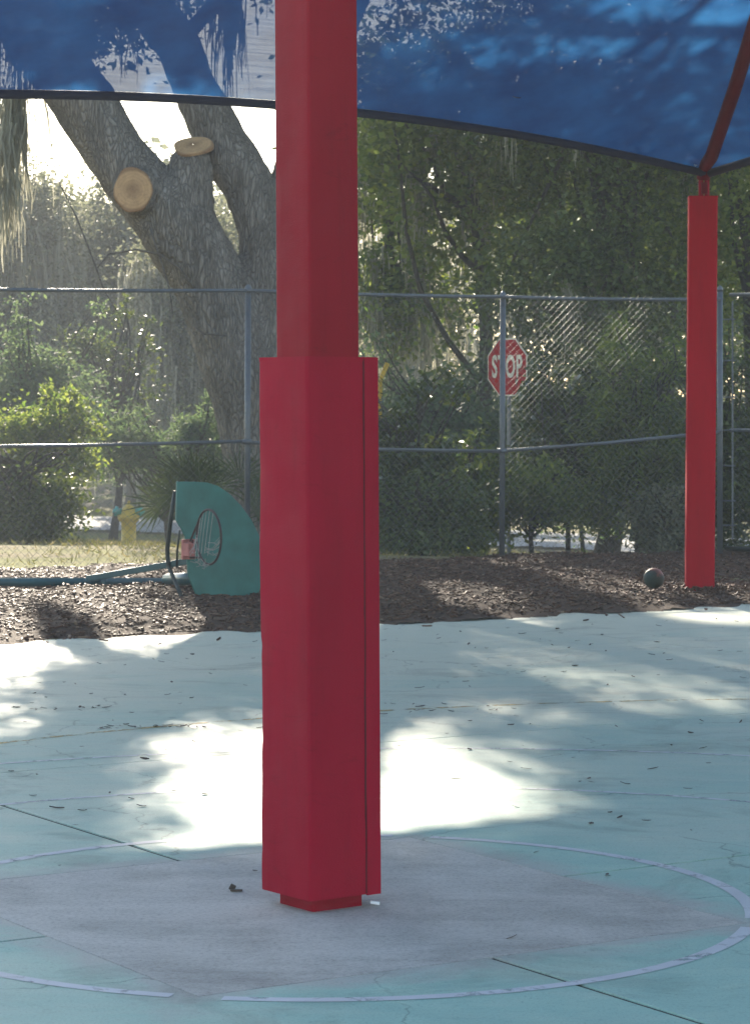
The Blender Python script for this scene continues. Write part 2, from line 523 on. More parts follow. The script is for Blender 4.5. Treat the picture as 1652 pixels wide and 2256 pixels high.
def ground_z(x, y):
    """terrain height: the bed is level, the verge beyond the fence falls to the road and climbs again"""
    x = np.asarray(x, float); y = np.asarray(y, float)
    yy = y + 0.55 * np.clip(x, -12, 12)
    z = -0.052 * np.clip(yy - 29, 0, 21) - 0.01 * np.clip(yy - 50, 0, 18) + 0.075 * np.clip(yy - 66, 0, 30)
    z = z + 0.03 * np.sin(x * 0.9 + 1.3) * np.sin(y * 0.7) * (y > 24)
    n = x * E2[0] + y * E2[1]
    return np.where(n < EDGE_N - 0.1, -0.16, z)

# ------------------------------------------------------------------ sunlit places on the ground: the crowns are thinned out to let the sun through
SUNNY = [
    [(-1.05, 9.4), (-1.1, 11.6), (-1.0, 12.8), (-0.8, 13.9), (-0.55, 15.3), (0.1, 14.8), (0.15, 13.9), (0.55, 13.6), (0.75, 12.7), (0.95, 12.0), (0.8, 10.6), (0.3, 9.6), (-0.8, 9.0)],
    [(0.40, 16.5), (0.8, 17.1), (1.5, 16.4), (1.25, 16.0), (0.6, 16.0)],
    [(-1.0, 20.3), (-1.4, 18.6), (-1.9, 17.1), (-2.7, 16.5), (-5.0, 16.3), (-7.5, 22), (-7.5, 30), (-3.6, 33.5), (-2.2, 30.0), (-1.5, 26.0), (-1.75, 23.2), (-1.35, 21.5)],
    [(-1.75, 13.0), (-1.35, 13.1), (-1.25, 13.9), (-1.8, 13.7)],
    [(0.0, 19.0), (0.1, 20.6), (1.5, 21.5), (1.55, 20.6), (0.9, 19.7)],
    [(0.2, 20.9), (1.3, 21.6), (1.6, 22.3), (0.9, 24.5), (0.3, 24)],
    [(2.0, 14.6), (1.75, 15.0), (2.4, 15.2), (2.6, 14.8)],
    [(1.0, 40), (4.5, 40), (6, 58), (1.0, 58)],
    [(-5.8, 46), (-3.2, 46), (-3.4, 58), (-6.0, 60)],
]
def in_poly(px, py, poly):
    r = np.zeros(px.shape, bool)
    n = len(poly)
    for i in range(n):
        x1, y1 = poly[i]; x2, y2 = poly[(i + 1) % n]
        c = ((y1 > py) != (y2 > py))
        with np.errstate(divide='ignore', invalid='ignore'):
            xi = (x2 - x1) * (py - y1) / (y2 - y1 + 1e-12) + x1
        r ^= c & (px < xi)
    return r
_wr = np.random.default_rng(5)
WAVES = [(1.0 / (1 + 0.18 * k), *(_wr.normal(0, 1, 2) * (1.2 + 0.6 * k)), _wr.uniform(0, 6.28)) for k in range(12)]
def sun_open(P, keep=0.03):
    """True for leaves that may stay: those that do not block the openings"""
    g = P[:, :2] - S[:2] * (P[:, 2:3] / S[2])
    g = g + RNG.normal(0, 0.33, g.shape)
    m = np.zeros(len(P), bool)
    for poly in SUNNY:
        m |= in_poly(g[:, 0], g[:, 1], poly)
    stay = (~m) | (RNG.random(len(P)) < keep)
    # leaves culled so flecks of sun reach the net over the court
    q = P[:, :2] - S[:2] * ((P[:, 2:3] - 4.3) / S[2])
    q = q + RNG.normal(0, 0.22, q.shape)
    f = sum(a_ * np.sin(q[:, 0] * kx + q[:, 1] * ky + ph) for a_, kx, ky, ph in WAVES)
    fl = (P[:, 1] > 24) & (P[:, 2] > 4.5) & (q[:, 0] > -0.1) & (q[:, 0] < 3.6) & (q[:, 1] > 17) & (q[:, 1] < 22.5) & (f > np.where(q[:, 1] < 20.7, -0.1, 0.9))
    # and the thin-crowned trees beside the near post
    t = (P[:, 1] - 42.5) / S[1]
    hx_, hz_ = P[:, 0] - S[0] * t, P[:, 2] - S[2] * t
    fl2 = (P[:, 1] > 46) & (hx_ > -1.5) & (hx_ < 3.4) & (hz_ > 2.6) & (hz_ < 9.0) & (np.sin(hx_ * 6 + hz_ * 2) + np.sin(hz_ * 5 - hx_) > -1.1)
    return stay & ~(fl & (RNG.random(len(P)) < 0.93)) & ~(fl2 & (RNG.random(len(P)) < 0.94))
def clear_of_sun(pts):
    a = np.array([tuple(p) for p in pts])
    g = a[:, :2] - S[:2] * (a[:, 2:3] / S[2])
    return not any(in_poly(g[:, 0], g[:, 1], poly).any() for poly in SUNNY[:2])

# ------------------------------------------------------------------ foliage
def leaf_quads(C, l=0.09, w=0.045, flat=0.4):
    N = len(C)
    d = RNG.normal(0, 1, (N, 3)); d[:, 2] *= 0.7; d[:, 2] -= 0.25
    d /= np.linalg.norm(d, axis=1, keepdims=True)
    u = RNG.normal(0, 1, (N, 3)); u[:, 2] += flat * 2
    s = np.cross(d, u); s /= np.linalg.norm(s, axis=1, keepdims=True) + 1e-9
    nn = np.cross(s, d)
    k = RNG.uniform(0.65, 1.3, (N, 1))
    L, W = l * k, w * k
    tip = C + d * L * 0.55
    return np.stack([C - d * L * 0.5, C + s * W * 0.5 + nn * W * 0.18 + d * L * 0.06, tip, C - s * W * 0.5 + nn * W * 0.18 + d * L * 0.06], 1)

def clump_points(cent, rad, nclump, nleaf, crad, shell=0.0, flat=0.75):
    cent = np.array(cent, float); rad = np.array(rad, float)
    v = RNG.normal(0, 1, (nclump, 3)); v /= np.linalg.norm(v, axis=1, keepdims=True)
    r = RNG.random(nclump) ** (1 / 3)
    r = shell + (1 - shell) * r
    cc = cent + v * r[:, None] * rad
    n = np.maximum(4, RNG.poisson(nleaf, nclump))
    rep = np.repeat(np.arange(nclump), n)
    cr = crad * RNG.uniform(0.6, 1.35, nclump)
    off = RNG.normal(0, 0.5, (len(rep), 3)) * cr[rep][:, None]
    off[:, 2] *= flat
    return cc, cc[rep] + off

def moss_mesh(name, anchors, per=22, lmin=0.3, lmax=1.1, spread=0.10, w=0.010):
    A = np.asarray(anchors, float)
    n = len(A) * per
    base = np.repeat(A, per, 0) + RNG.normal(0, 1, (n, 3)) * np.array([spread, spread, spread * 0.8])
    Lc = np.repeat(RNG.uniform(lmin, lmax, len(A)), per) * RNG.uniform(0.35, 1.0, n)
    seg = 5
    yaw = RNG.uniform(0, math.pi, n)
    sd = np.stack([np.cos(yaw), np.sin(yaw), 0 * yaw], 1)
    drift = RNG.normal(0, 0.17, (n, 2))
    V = np.zeros((n, seg + 1, 2, 3))
    for k in range(seg + 1):
        t = k / seg
        c = base.copy()
        c[:, 2] -= Lc * t
        c[:, :2] += drift * (Lc * t * (1 - 0.5 * t))[:, None] + RNG.normal(0, 0.010, (n, 2))
        ww = (w * (1 - 0.6 * t) * RNG.uniform(0.6, 1.5, n))[:, None]
        V[:, k, 0] = c - sd * ww
        V[:, k, 1] = c + sd * ww
    V = V.reshape(-1, 3)
    f0 = []
    for k in range(seg):
        f0.append([k * 2, k * 2 + 1, k * 2 + 3, k * 2 + 2])
    f0 = np.array(f0)
    F = (f0[None] + (np.arange(n) * (seg + 1) * 2)[:, None, None]).reshape(-1, 4)
    return faces_mesh(name, V, F)

def wob(a, b, n=7, amp=0.12, seed=0):
    a, b = Vector(a), Vector(b)
    r = random.Random(seed)
    o = [Vector((r.uniform(-1, 1), r.uniform(-1, 1), r.uniform(-1, 1))) for _ in range(3)]
    L = (b - a).length
    pts = []
    for i in range(n + 1):
        t = i / n
        w = math.sin(math.pi * t) * o[0] + math.sin(2 * math.pi * t) * o[1] * 0.6 + math.sin(3.3 * math.pi * t) * o[2] * 0.25
        pts.append(a.lerp(b, t) + w * L * amp * (1 if 0 < i < n else 0))
    return pts

def tree(name, label, base, trunk_top, r0, crowns, leaf, group, lsize=(0.09, 0.045), bark='bark2', moss=None, nbr=9, cull=True, lean=0.05, cat='tree', keep=0.03, fork=3):
    bx, by = base
    bz = float(ground_z(bx, by))
    root = empty(name, (bx, by, bz), label=label, cat=cat, group=group)
    tm = MB()
    top = Vector(trunk_top)
    path = wob((bx, by, bz - 0.15), top, 8, lean, sum(map(ord, label)) % 999)
    tm.tube(path, [r0 * (1.35 if i == 0 else 1.0) * (1 - 0.62 * i / 8) for i in range(9)], 10)
    pts_all, anchors = [], []
    if cat == 'shrub':
        lobes = []
        for (c, rad, nc, nl, cr, shell) in crowns:
            c_, r_ = np.array(c, float), np.array(rad, float)
            lobes.append((c_ - [0, 0, 0.2 * r_[2]], r_ * [0.85, 0.85, 0.75], int(nc * 0.45), nl, cr, 0.0))
            for k in range(7):
                o_ = RNG.uniform(-1, 1, 3) * [0.75, 0.7, 0.75]
                q_ = RNG.uniform(0.22, 0.45)
                lobes.append((c_ + o_ * r_, r_ * q_, max(4, int(nc * 0.07)), nl, cr * 0.8, 0.0))
            for k in range(9):                       # stray shoots
                a_ = RNG.uniform(0, 6.28)
                lobes.append((c_ + r_ * [0.75 * math.cos(a_), 0.75 * math.sin(a_), RNG.uniform(0.5, 1.2)], (0.05, 0.05, 0.30 * r_[2]), 3, nl * 0.18, cr * 0.4, 0.0))
        crowns = lobes
    for (c, rad, nc, nl, cr, shell) in crowns:
        cc, pts = clump_points(c, rad, nc, nl, cr, shell)
        pts_all.append(pts); anchors.append(cc)
        for q in cc[RNG.choice(len(cc), min(nbr if cat != 'shrub' else 3, len(cc)), replace=False)]:
            st = path[random.randint(fork, 8)]
            bpath = wob(st, q, 6, 0.09, random.randint(0, 9999))
            if clear_of_sun(bpath): tm.tube(bpath, [r0 * 0.30 * (1 - 0.85 * i / 6) + 0.006 for i in range(7)], 6)
    tm.build('trunk', M[bark], root, smooth=True)
    P = np.concatenate(pts_all); A = np.concatenate(anchors)
    gz = ground_z(P[:, 0], P[:, 1])
    P = P[P[:, 2] > gz + 0.03]
    if cull:
        P = P[sun_open(P, keep)]
    me = quads_mesh('crown', leaf_quads(P, *lsize))
    o = link('crown', me, M[leaf], root)
    o['kind'] = 'stuff'
    if moss:
        n, per, l0, l1, sp = moss[:5]
        mw = moss[5] if len(moss) > 5 else 0.012
        a = A[RNG.choice(len(A), min(n, len(A)), replace=False)]
        o = link('spanish_moss', moss_mesh('spanish_moss', a, per, l0, l1, sp, mw), M['moss'], root)
        o['kind'] = 'stuff'
    return root

# ------------------------------------------------------------------ ground, bed, road
def sheet(name, xs, ys, zf, mat, keepf=None):
    X, Y = np.meshgrid(xs, ys)
    Z = zf(X, Y)
    V = np.stack([X, Y, Z], -1).reshape(-1, 3)
    nx, ny = len(xs), len(ys)
    i, j = np.meshgrid(np.arange(nx - 1), np.arange(ny - 1))
    a = (j * nx + i).reshape(-1)
    F = np.stack([a, a + 1, a + nx + 1, a + nx], 1)
    if keepf is not None:
        cx = V[F].mean(1)
        F = F[keepf(cx[:, 0], cx[:, 1])]
    me = faces_mesh(name, V, F)
    o = link(name, me, mat, smooth=True)
    o['kind'] = 'structure'
    return o

xs = np.concatenate([np.linspace(-300, -60, 8), np.linspace(-50, -9, 20), np.linspace(-8.5, 8.5, 90), np.linspace(9, 50, 20), np.linspace(60, 300, 8)])
ys = np.concatenate([np.linspace(-60, -12, 8), np.linspace(-10, 16, 14), np.linspace(16.4, 70, 180), np.linspace(71, 120, 30), np.linspace(130, 400, 10)])
sheet('ground', xs, ys, ground_z, M['ground'])

FX = [-9, -4.3, -1.29, 1.354, 3.775, 9]; FY = [25.7, 26.35, 26.8, 28.4, 29.1, 29.6]
def bed_z(X, Y):
    n = X * E2[0] + Y * E2[1]
    edge = EDGE_N + 0.07 * np.sin(X * 3.1 + Y) + 0.05 * np.sin(X * 7.7 - Y * 2) + 0.03 * np.sin(17 * X)
    z = 0.012 + 0.035 * np.clip((n - edge) / 0.5, -3, 1) + 0.018 * np.sin(X * 2.3) * np.sin(Y * 1.9 + 1) + 0.010 * np.sin(X * 9 + Y * 4)
    far = np.clip((Y + 0.15 * np.sin(X * 3) - (np.interp(X, FX, FY) + 0.3)) / 0.6, 0, 1.0)
    z = np.where(far > 0, z * (1 - far) + (ground_z(X, Y) - 0.06) * far, z)
    return np.maximum(z, np.where(far > 0, -9, -0.06))
bx_, by_ = np.linspace(-9, 9, 260), np.linspace(12.5, 31.5, 260)
def bed_keep(x, y):
    n = x * E2[0] + y * E2[1]
    return (n > EDGE_N - 0.25) & (y < np.interp(x, FX, FY) + 1.2)
sheet('mulch_bed', bx_, by_, bed_z, M['mulch'], bed_keep)

def road_keep(x, y):
    c = 57.5 - 0.85 * x
    return np.abs(y - c) < 4.2
sheet('road', np.linspace(-34, 22, 150), np.linspace(32, 92, 160), lambda X, Y: ground_z(X, Y) + 0.05, M['road'], road_keep)

# bark chips
def box_cloud(name, C, dims, yaw, tilt):
    N = len(C)
    base = np.array([[x, y, z] for x in (-.5, .5) for y in (-.5, .5) for z in (-.5, .5)])
    V = base[None] * dims[:, None, :]
    V[:, [2, 6], 0] *= 0.55
    ct, st = np.cos(tilt)[:, None], np.sin(tilt)[:, None]
    x, z = V[..., 0] * ct - V[..., 2] * st, V[..., 0] * st + V[..., 2] * ct
    cy, sy = np.cos(yaw)[:, None], np.sin(yaw)[:, None]
    X, Y = x * cy - V[..., 1] * sy, x * sy + V[..., 1] * cy
    P = np.stack([X, Y, z], -1) + C[:, None, :]
    f0 = np.array([(0, 1, 3, 2), (4, 6, 7, 5), (0, 4, 5, 1), (2, 3, 7, 6), (0, 2, 6, 4), (1, 5, 7, 3)])
    F = (f0[None] + (np.arange(N) * 8)[:, None, None]).reshape(-1, 4)
    return faces_mesh(name, P.reshape(-1, 3), F)

N = 44000
cx = RNG.uniform(-5.2, 5.6, N); cy = RNG.uniform(15.5, 30, N)
nn = cx * E2[0] + cy * E2[1]
ok = (nn > EDGE_N - 0.10) & (cy < np.interp(cx, FX, FY) + 0.5 * RNG.random(N) ** 2)
sp = RNG.random(N) < 0.03                                     # a few chips spilt over the court edge
ok |= sp & (nn > EDGE_N - 0.15 - 0.8 * RNG.random(N) ** 3) & (nn < EDGE_N)
cx, cy, nn = cx[ok], cy[ok], nn[ok]
cz = bed_z(cx, cy)
cz = np.where(nn < EDGE_N - 0.05, np.maximum(cz, 0.006), cz)
K = len(cx)
dims = np.stack([0.016 + 0.065 * RNG.random(K) ** 2, RNG.uniform(0.006, 0.02, K), RNG.uniform(0.004, 0.012, K)], 1)
o = link('bark_mulch', box_cloud('bark_mulch', np.stack([cx, cy, cz + 0.008], 1), dims, RNG.uniform(0, 6.28, K), RNG.normal(0, 0.25, K)), M['chips'])
tag(o, 'loose brown bark mulch spread between the court and the fence', 'mulch', kind='stuff')

# grass and leaf litter on the verge behind the fence
N = 30000
gx = RNG.uniform(-9, 8, N); gy = RNG.uniform(27.3, 58, N)
ok = (gy > np.interp(gx, FX, FY) + 0.3) & (RNG.random(N) < 0.35 + 0.65 * (np.sin(gx * 1.7 + gy * 0.6) > -0.1))
gx, gy = gx[ok], gy[ok]
C = np.stack([gx, gy, ground_z(gx, gy) + 0.03], 1)
Q = leaf_quads(C, 0.10, 0.014, 0.0)
Q[:, 2, 2] += 0.05
o = link('verge_grass', quads_mesh('verge_grass', Q), M['grass'])
tag(o, 'patchy dry grass on the verge behind the fence', 'grass', kind='stuff')

# ------------------------------------------------------------------ court slabs
court = empty('court_pavement', (0, 0, 0), kind='structure')
base = MB().prism([en(-4, -6.5), en(19, -6.5), en(19, EDGE_N - 0.06), en(-4, EDGE_N - 0.06)], -0.14, -0.006).build('joint_bed', M['dark'], court)
es = [PE + 3.5 * k for k in range(-2, 5)]
ns = [PN - 14, PN - 10.5, PN - 7, PN - 3.5, PN, PN + 3.5, PN + 7, EDGE_N]
HP = 1.0
def gap_e(e): return 0.011 if abs(e - PE) < 0.1 else 0.002
def gap_n(n): return 0.009 if abs(n - PN) < 0.1 else (0.004 if abs(n - PN - 3.5) < 0.1 else 0.0022)
for i in range(len(es) - 1):
    for j in range(len(ns) - 1):
        e0, e1 = es[i] + gap_e(es[i]), es[i + 1] - gap_e(es[i + 1])
        n0, n1 = ns[j] + gap_n(ns[j]), ns[j + 1] - gap_n(ns[j + 1])
        poly = [(e0, n0), (e1, n0), (e1, n1), (e0, n1)]
        H = HP + 0.004
        # the four slabs round the post are cut back for the newer footing patch
        if abs(es[i] - PE) < 0.1 and abs(ns[j] - PN) < 0.1:
            poly = [(e0, PN + H), (PE + H, PN + H), (PE + H, n0), (e1, n0), (e1, n1), (e0, n1)]
        elif abs(es[i + 1] - PE) < 0.1 and abs(ns[j] - PN) < 0.1:
            poly = [(e0, n0), (PE - H, n0), (PE - H, PN + H), (e1, PN + H), (e1, n1), (e0, n1)]
        elif abs(es[i] - PE) < 0.1 and abs(ns[j + 1] - PN) < 0.1:
            poly = [(e0, n0), (e1, n0), (e1, n1), (PE + H, n1), (PE + H, PN - H), (e0, PN - H)]
        elif abs(es[i + 1] - PE) < 0.1 and abs(ns[j + 1] - PN) < 0.1:
            poly = [(e0, n0), (e1, n0), (e1, PN - H), (PE - H, PN - H), (PE - H, n1), (e0, n1)]
        MB().prism([en(*q) for q in poly], -0.12, 0.0).build('concrete_slab', M['court'], court, bevel=0.003)
MB().prism([en(PE - HP, PN - HP), en(PE + HP, PN - HP), en(PE + HP, PN + HP), en(PE - HP, PN + HP)], -0.12, 0.0005).build('footing_patch', M['patch'], court, bevel=0.005)

def arc_line(c, R, a0, a1, w, mat, name='painted_line', z=0.0014, n=120, skip=None):
    V, F = [], []
    for i in range(n + 1):
        a = math.radians(a0 + (a1 - a0) * i / n)
        for r in (R - w / 2, R + w / 2):
            V.append((c[0] + r * math.cos(a), c[1] + r * math.sin(a), z))
    for i in range(n):
        a = a0 + (a1 - a0) * (i + 0.5) / n
        if skip and any(s0 <= a <= s1 for s0, s1 in skip): continue
        F.append((2 * i, 2 * i + 1, 2 * i + 3, 2 * i + 2))
    return MB().add(V, F).build(name, M[mat], court)
# the circle runs round the footing patch; the patch's corners interrupt it
c32 = 32
arc_line(POST, 1.43, 0, 360, 0.050, 'white', n=180, skip=[(c32 + 45 + 90 * k - 2.0, c32 + 45 + 90 * k + 2.0) for k in range(4)])
arc_line((0.06, 8.87), 2.76, 20, 160, 0.035, 'thin_white')
arc_line((0.30, 8.87), 4.05, 35, 150, 0.035, 'thin_white', z=0.0017)
arc_line((2.7, 8.9), 6.2, 60, 165, 0.05, 'yellow', z=0.0020)

# ------------------------------------------------------------------ near shade post with its pad
def rsquare(half, r, seg=5):
    out = []
    for cxs, cys, a0 in ((1, 1, 0), (-1, 1, 90), (-1, -1, 180), (1, -1, 270)):
        for k in range(seg + 1):
            a = math.radians(a0 + 90 * k / seg)
            out.append((cxs * (half - r) + r * math.cos(a), cys * (half - r) + r * math.sin(a)))
    return out

def column(mb, c, yaw, half, r, zs, lean=(0, 0), wav=0.0, seed=0, hole=None, side=6):
    """hollow square column with rounded corners, sampled along z, cloth-like wobble"""
    prof0 = rsquare(half, r, 4)
    prof = []
    for i in range(len(prof0)):
        a, b = prof0[i], prof0[(i + 1) % len(prof0)]
        L = math.hypot(b[0] - a[0], b[1] - a[1])
        m = side if L > half * 0.6 else 1
        for k in range(m):
            prof.append((a[0] + (b[0] - a[0]) * k / m, a[1] + (b[1] - a[1]) * k / m))
    n = len(prof)
    cy_, sy_ = math.cos(yaw), math.sin(yaw)
    V, F = [], []
    for z in zs:
        for x, y in prof:
            k = 1.0
            if wav:
                k += wav * (mnoise.noise(Vector((x * 6 + seed, y * 6, z * 2.2))) + 0.5 * mnoise.noise(Vector((x * 14, y * 14 + seed, z * 7))))
            if wav > 0.01:
                for zc_, am in ((0.62, 0.010), (0.93, 0.014), (1.31, 0.009), (1.52, 0.007), (0.25, 0.010)):
                    k -= am * math.exp(-((z - zc_ - 0.12 * x + 0.05 * math.sin(9 * y)) / 0.022) ** 2)
            X, Y = x * k, y * k
            V.append((c[0] + X * cy_ - Y * sy_ + lean[0] * z, c[1] + X * sy_ + Y * cy_ + lean[1] * z, z))
    for i in range(len(zs) - 1):
        for k in range(n):
            F.append((i * n + k, i * n + (k + 1) % n, (i + 1) * n + (k + 1) % n, (i + 1) * n + k))
    F.append(tuple(range(n - 1, -1, -1)))
    F.append(tuple((len(zs) - 1) * n + k for k in range(n)))
    mb.add(V, F)
    return mb

lean1 = (-0.0058, 0)
near = empty('shade_post', (POST[0], POST[1], 0), label='near red square shade post in a padded sleeve on the court circle', cat='post', group='shade structure posts')
column(MB(), POST, PTH, 0.101, 0.010, [-0.05, 0.5, 1.5, 2.5, 3.72], lean1).build('steel_post', M['redpaint'], near, autosmooth=True)
zs = list(np.linspace(0.046, 1.828, 150))
pad = column(MB(), POST, PTH, 0.143, 0.011, zs, lean1, 0.022, 3).build('padded_sleeve', M['red'], near, autosmooth=True)
def face_strip(t0, t1, z0, z1, off0, off1, nz=50):
    """strip on the right-hand face of the pad (normal -E2), t along E1"""
    mb = MB()
    V, F = [], []
    for k in range(nz + 1):
        z = z0 + (z1 - z0) * k / nz
        d = 0.0022 * mnoise.noise(Vector((3.3, 1.1, z * 5)))
        for t, off in ((t0 + d, off0), (t0 + d, off1), (t1, off1), (t1, off0)):
            p = POST + Q1 * t - Q2 * (0.143 + off)
            V.append((p[0] + lean1[0] * z, p[1], z))
    for k in range(nz):
        for q in range(4):
            F.append((k * 4 + q, k * 4 + (q + 1) % 4, k * 4 + 4 + (q + 1) % 4, k * 4 + 4 + q))
    F += [(0, 1, 2, 3), (nz * 4 + 3, nz * 4 + 2, nz * 4 + 1, nz * 4)]
    return mb.add(V, F)
face_strip(0.086, 0.141, 0.043, 1.830, -0.004, 0.0055).build('closing_flap', M['red'], pad)
face_strip(0.0827, 0.0853, 0.05, 1.825, -0.003, 0.0035).build('flap_seam', M['seam'], pad)
# ridge of stitching round the top of the pad
column(MB(), POST, PTH, 0.1445, 0.011, [1.818, 1.832], lean1).build('top_binding', M['red'], pad)

# ------------------------------------------------------------------ canopy over the court
A_, B_ = -E1, -E2
L1, L2 = 9.5, 20.4
F0 = FAR + np.array([0.04, 0.0])
ZC = 3.72
R1 = np.array([*(F0 + A_ * L1 / 2 + B_ * 8.4), 8.3])
R2 = np.array([*(F0 + A_ * L1 / 2 + B_ * (L2 - 8.4)), 8.3])
def side(P0, P1, Ra, Rb, spans, nu, nv, lift):
    V, hem = [], []
    for i in range(nu + 1):
        u = i / nu
        us = (u * spans) % 1.0 if i < nu else 1.0
        s4 = 4 * us * (1 - us)
        p = P0 + (P1 - P0) * u
        inn = (Ra[:2] + Rb[:2]) / 2 - p
        inn = inn / np.linalg.norm(inn)
        h = np.array([*(p + inn * 0.12 * s4), ZC + lift * s4])
        hem.append(h)
        top = Ra + (Rb - Ra) * u
        for j in range(nv + 1):
            v = (j / nv) ** 1.6
            q = h * (1 - v) + top * v
            q[2] -= 0.22 * math.sin(math.pi * v) * (0.4 + 0.6 * s4) * 0.5
            V.append(q)
    Fc = [(i * (nv + 1) + j, (i + 1) * (nv + 1) + j, (i + 1) * (nv + 1) + j + 1, i * (nv + 1) + j + 1) for i in range(nu) for j in range(nv)]
    return V, Fc, hem
canopy = empty('shade_canopy', (F0[0], F0[1], 0), label='blue shade net canopy stretched over the court', cat='canopy')
cL, cN = F0 + A_ * L1, F0 + A_ * L1 + B_ * L2
cR = F0 + B_ * L2
fab, hems = MB(), MB()
for P0, P1, Ra, Rb, spn in ((F0, cL, R1, R1, 1), (cL, cN, R1, R2, 2), (cN, cR, R2, R2, 1), (cR, F0, R2, R1, 2)):
    V, Fc, hem = side(P0, P1, Ra, Rb, spn, 40, 20, 0.33)
    fab.add(V, Fc)
    hems.tube([h + np.array([0, 0, -0.035]) for h in hem], 0.036, 8)
fb = fab.build('shade_fabric', M['fabric'], canopy, smooth=True)
hems.build('cable_hem', M['hem'], canopy, smooth=True)

# far corner post
far = empty('shade_post', (FAR[0], FAR[1], 0), label='far red square shade post at the mulch edge carrying the canopy corner', cat='post', group='shade structure posts')
lf = (0.0085, 0)
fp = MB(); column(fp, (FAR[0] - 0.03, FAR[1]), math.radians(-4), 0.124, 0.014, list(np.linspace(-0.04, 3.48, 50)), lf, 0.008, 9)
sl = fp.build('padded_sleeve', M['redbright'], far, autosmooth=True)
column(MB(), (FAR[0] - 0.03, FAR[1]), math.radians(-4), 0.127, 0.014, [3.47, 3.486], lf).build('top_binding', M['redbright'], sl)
fx = FAR[0] + 0.01
for s in (-1, 1):
    MB().tube([(fx + s * 0.026, FAR[1], 3.42), (fx + s * 0.026, FAR[1], 3.70)], 0.022, 10).build('stub_tube', M['red'], far, smooth=True)
MB().box((fx, FAR[1] - 0.03, 3.56), (0.05, 0.02, 0.10)).build('gusset', M['redarm'], far)
d = Vector(R1) - Vector((fx, FAR[1], 3.68))
arm_pts = [Vector((fx - 0.005, FAR[1], 3.64)), Vector((fx, FAR[1] - 0.03, 3.75)), Vector((fx + 0.02, FAR[1] - 0.35, 3.80))]
for k in range(1, 12):
    t = k / 11
    arm_pts.append(Vector((fx, FAR[1], 3.66)).lerp(Vector(R1) - Vector((0, 0, 0.12)), 0.05 + 0.95 * t) + Vector((0.03, 0, -0.01)) * (1 - t))
MB().tube(arm_pts, [0.058] * 14, 12).build('rafter_arm', M['redarm'], far, smooth=True)
for s, yw in ((-1, 0.6), (1, -0.5)):
    Rm = Matrix.Rotation(yw, 3, 'Y') @ Matrix.Rotation(0.9, 3, 'X')
    MB().box((fx + s * 0.135 + 0.02, FAR[1] - 0.10, 3.80), (0.12, 0.075, 0.006), Rm).build('cable_clamp_plate', M['plate'], far, bevel=0.002)
# arm of the near post up to the ridge (above the picture)
MB().tube([Vector((POST[0] - 0.02, POST[1], 3.66)), Vector((POST[0], POST[1] + 0.05, 3.85)), (Vector(R1) + Vector(R2)) / 2 - Vector((0, 0, 0.12))], 0.06, 12).build('rafter_arm', M['redarm'], near, smooth=True)

# ------------------------------------------------------------------ chain-link fence
FT, FB = 2.82, 0.06
fence = empty('chain_link_fence', (1.354, 28.4, 0), label='tall galvanised chain link fence running behind the mulch bed', cat='fence')
def wires(mb, a, b, z0, z1, step=0.078, r=0.0016):
    a, b = Vector((*a, 0)), Vector((*b, 0))
    L = (b - a).length; u = (b - a) / L
    H = z1 - z0
    for sgn in (1, -1):
        k = -H
        while k < L + H:
            s0, s1 = (k, k + H) if sgn > 0 else (k + H, k)
            zz0, zz1 = z0, z1
            # clip to [0, L]
            t0, t1 = 0.0, 1.0
            ds = s1 - s0
            lo, hi = sorted(((0 - s0) / ds, (L - s0) / ds))
            t0, t1 = max(t0, lo), min(t1, hi)
            if t1 - t0 > 0.005:
                n = max(2, int((t1 - t0) * 6))
                pts = []
                for i in range(n + 1):
                    t = t0 + (t1 - t0) * i / n
                    s = s0 + ds * t
                    q = a + u * s
                    bul = 0.02 * math.sin(s * 2.1 + 0.5) * math.sin((z0 + H * t) * 2.3)
                    pts.append((q.x, q.y + bul + sgn * 0.003, z0 + H * t))
                mb.tube(pts, r, 3, cap=False)
            k += step
    return mb
run = [(-4.3, 26.35), (-1.29, 26.8), (1.354, 28.4), (3.775, 29.1)]
mids = [(-4.3, 26.35, 1.25), (-3.0, 26.55, 1.26), (-1.29, 26.8, 1.30)]
mids2 = [(-1.29, 26.8, 1.29), (0.0, 27.6, 1.205), (1.354, 28.4, 1.17)]
mids3 = [(1.354, 28.4, 1.175), (2.5, 28.73, 1.255), (3.775, 29.1, 1.37)]
for p, zt in zip(run, (2.86, 2.86, 2.86, 2.95)):
    rr = 0.031
    po = MB().tube([(p[0], p[1], -0.1), (p[0] + (0.012 if p[0] < 3 else 0), p[1], zt - 0.03)], rr, 12).build('fence_post', M['galv'], fence, smooth=True)
    MB().lathe((p[0] + (0.012 if p[0] < 3 else 0), p[1], zt - 0.04), [(rr + 0.004, 0), (rr + 0.004, 0.03), (rr * 0.6, 0.055), (0.004, 0.065)], 12).build('post_cap', M['galv'], po, smooth=True)
for k in range(3):
    a, b = run[k], run[k + 1]
    MB().tube([(a[0] + (b[0] - a[0]) * t, a[1] + (b[1] - a[1]) * t - 0.045, FT - 0.012 * math.sin(math.pi * t)) for t in np.linspace(0, 1, 9)], 0.019, 10).build('top_rail', M['galv'], fence, smooth=True)
for pts in (mids, mids2, mids3):
    MB().tube([(x, y - 0.045, z) for x, y, z in pts], 0.018, 10).build('mid_rail', M['galv'], fence, smooth=True)
for p, z in ((run[1], 1.295), (run[2], 1.175)):
    MB().tube([(p[0] - 0.05, p[1] - 0.045, z), (p[0] + 0.05, p[1] - 0.045, z)], 0.027, 10).build('rail_clamp', M['galv'], fence, smooth=True)
mesh_mb = MB()
for k in range(3):
    wires(mesh_mb, (run[k][0], run[k][1] - 0.075), (run[k + 1][0], run[k + 1][1] - 0.075), FB, FT + 0.02)
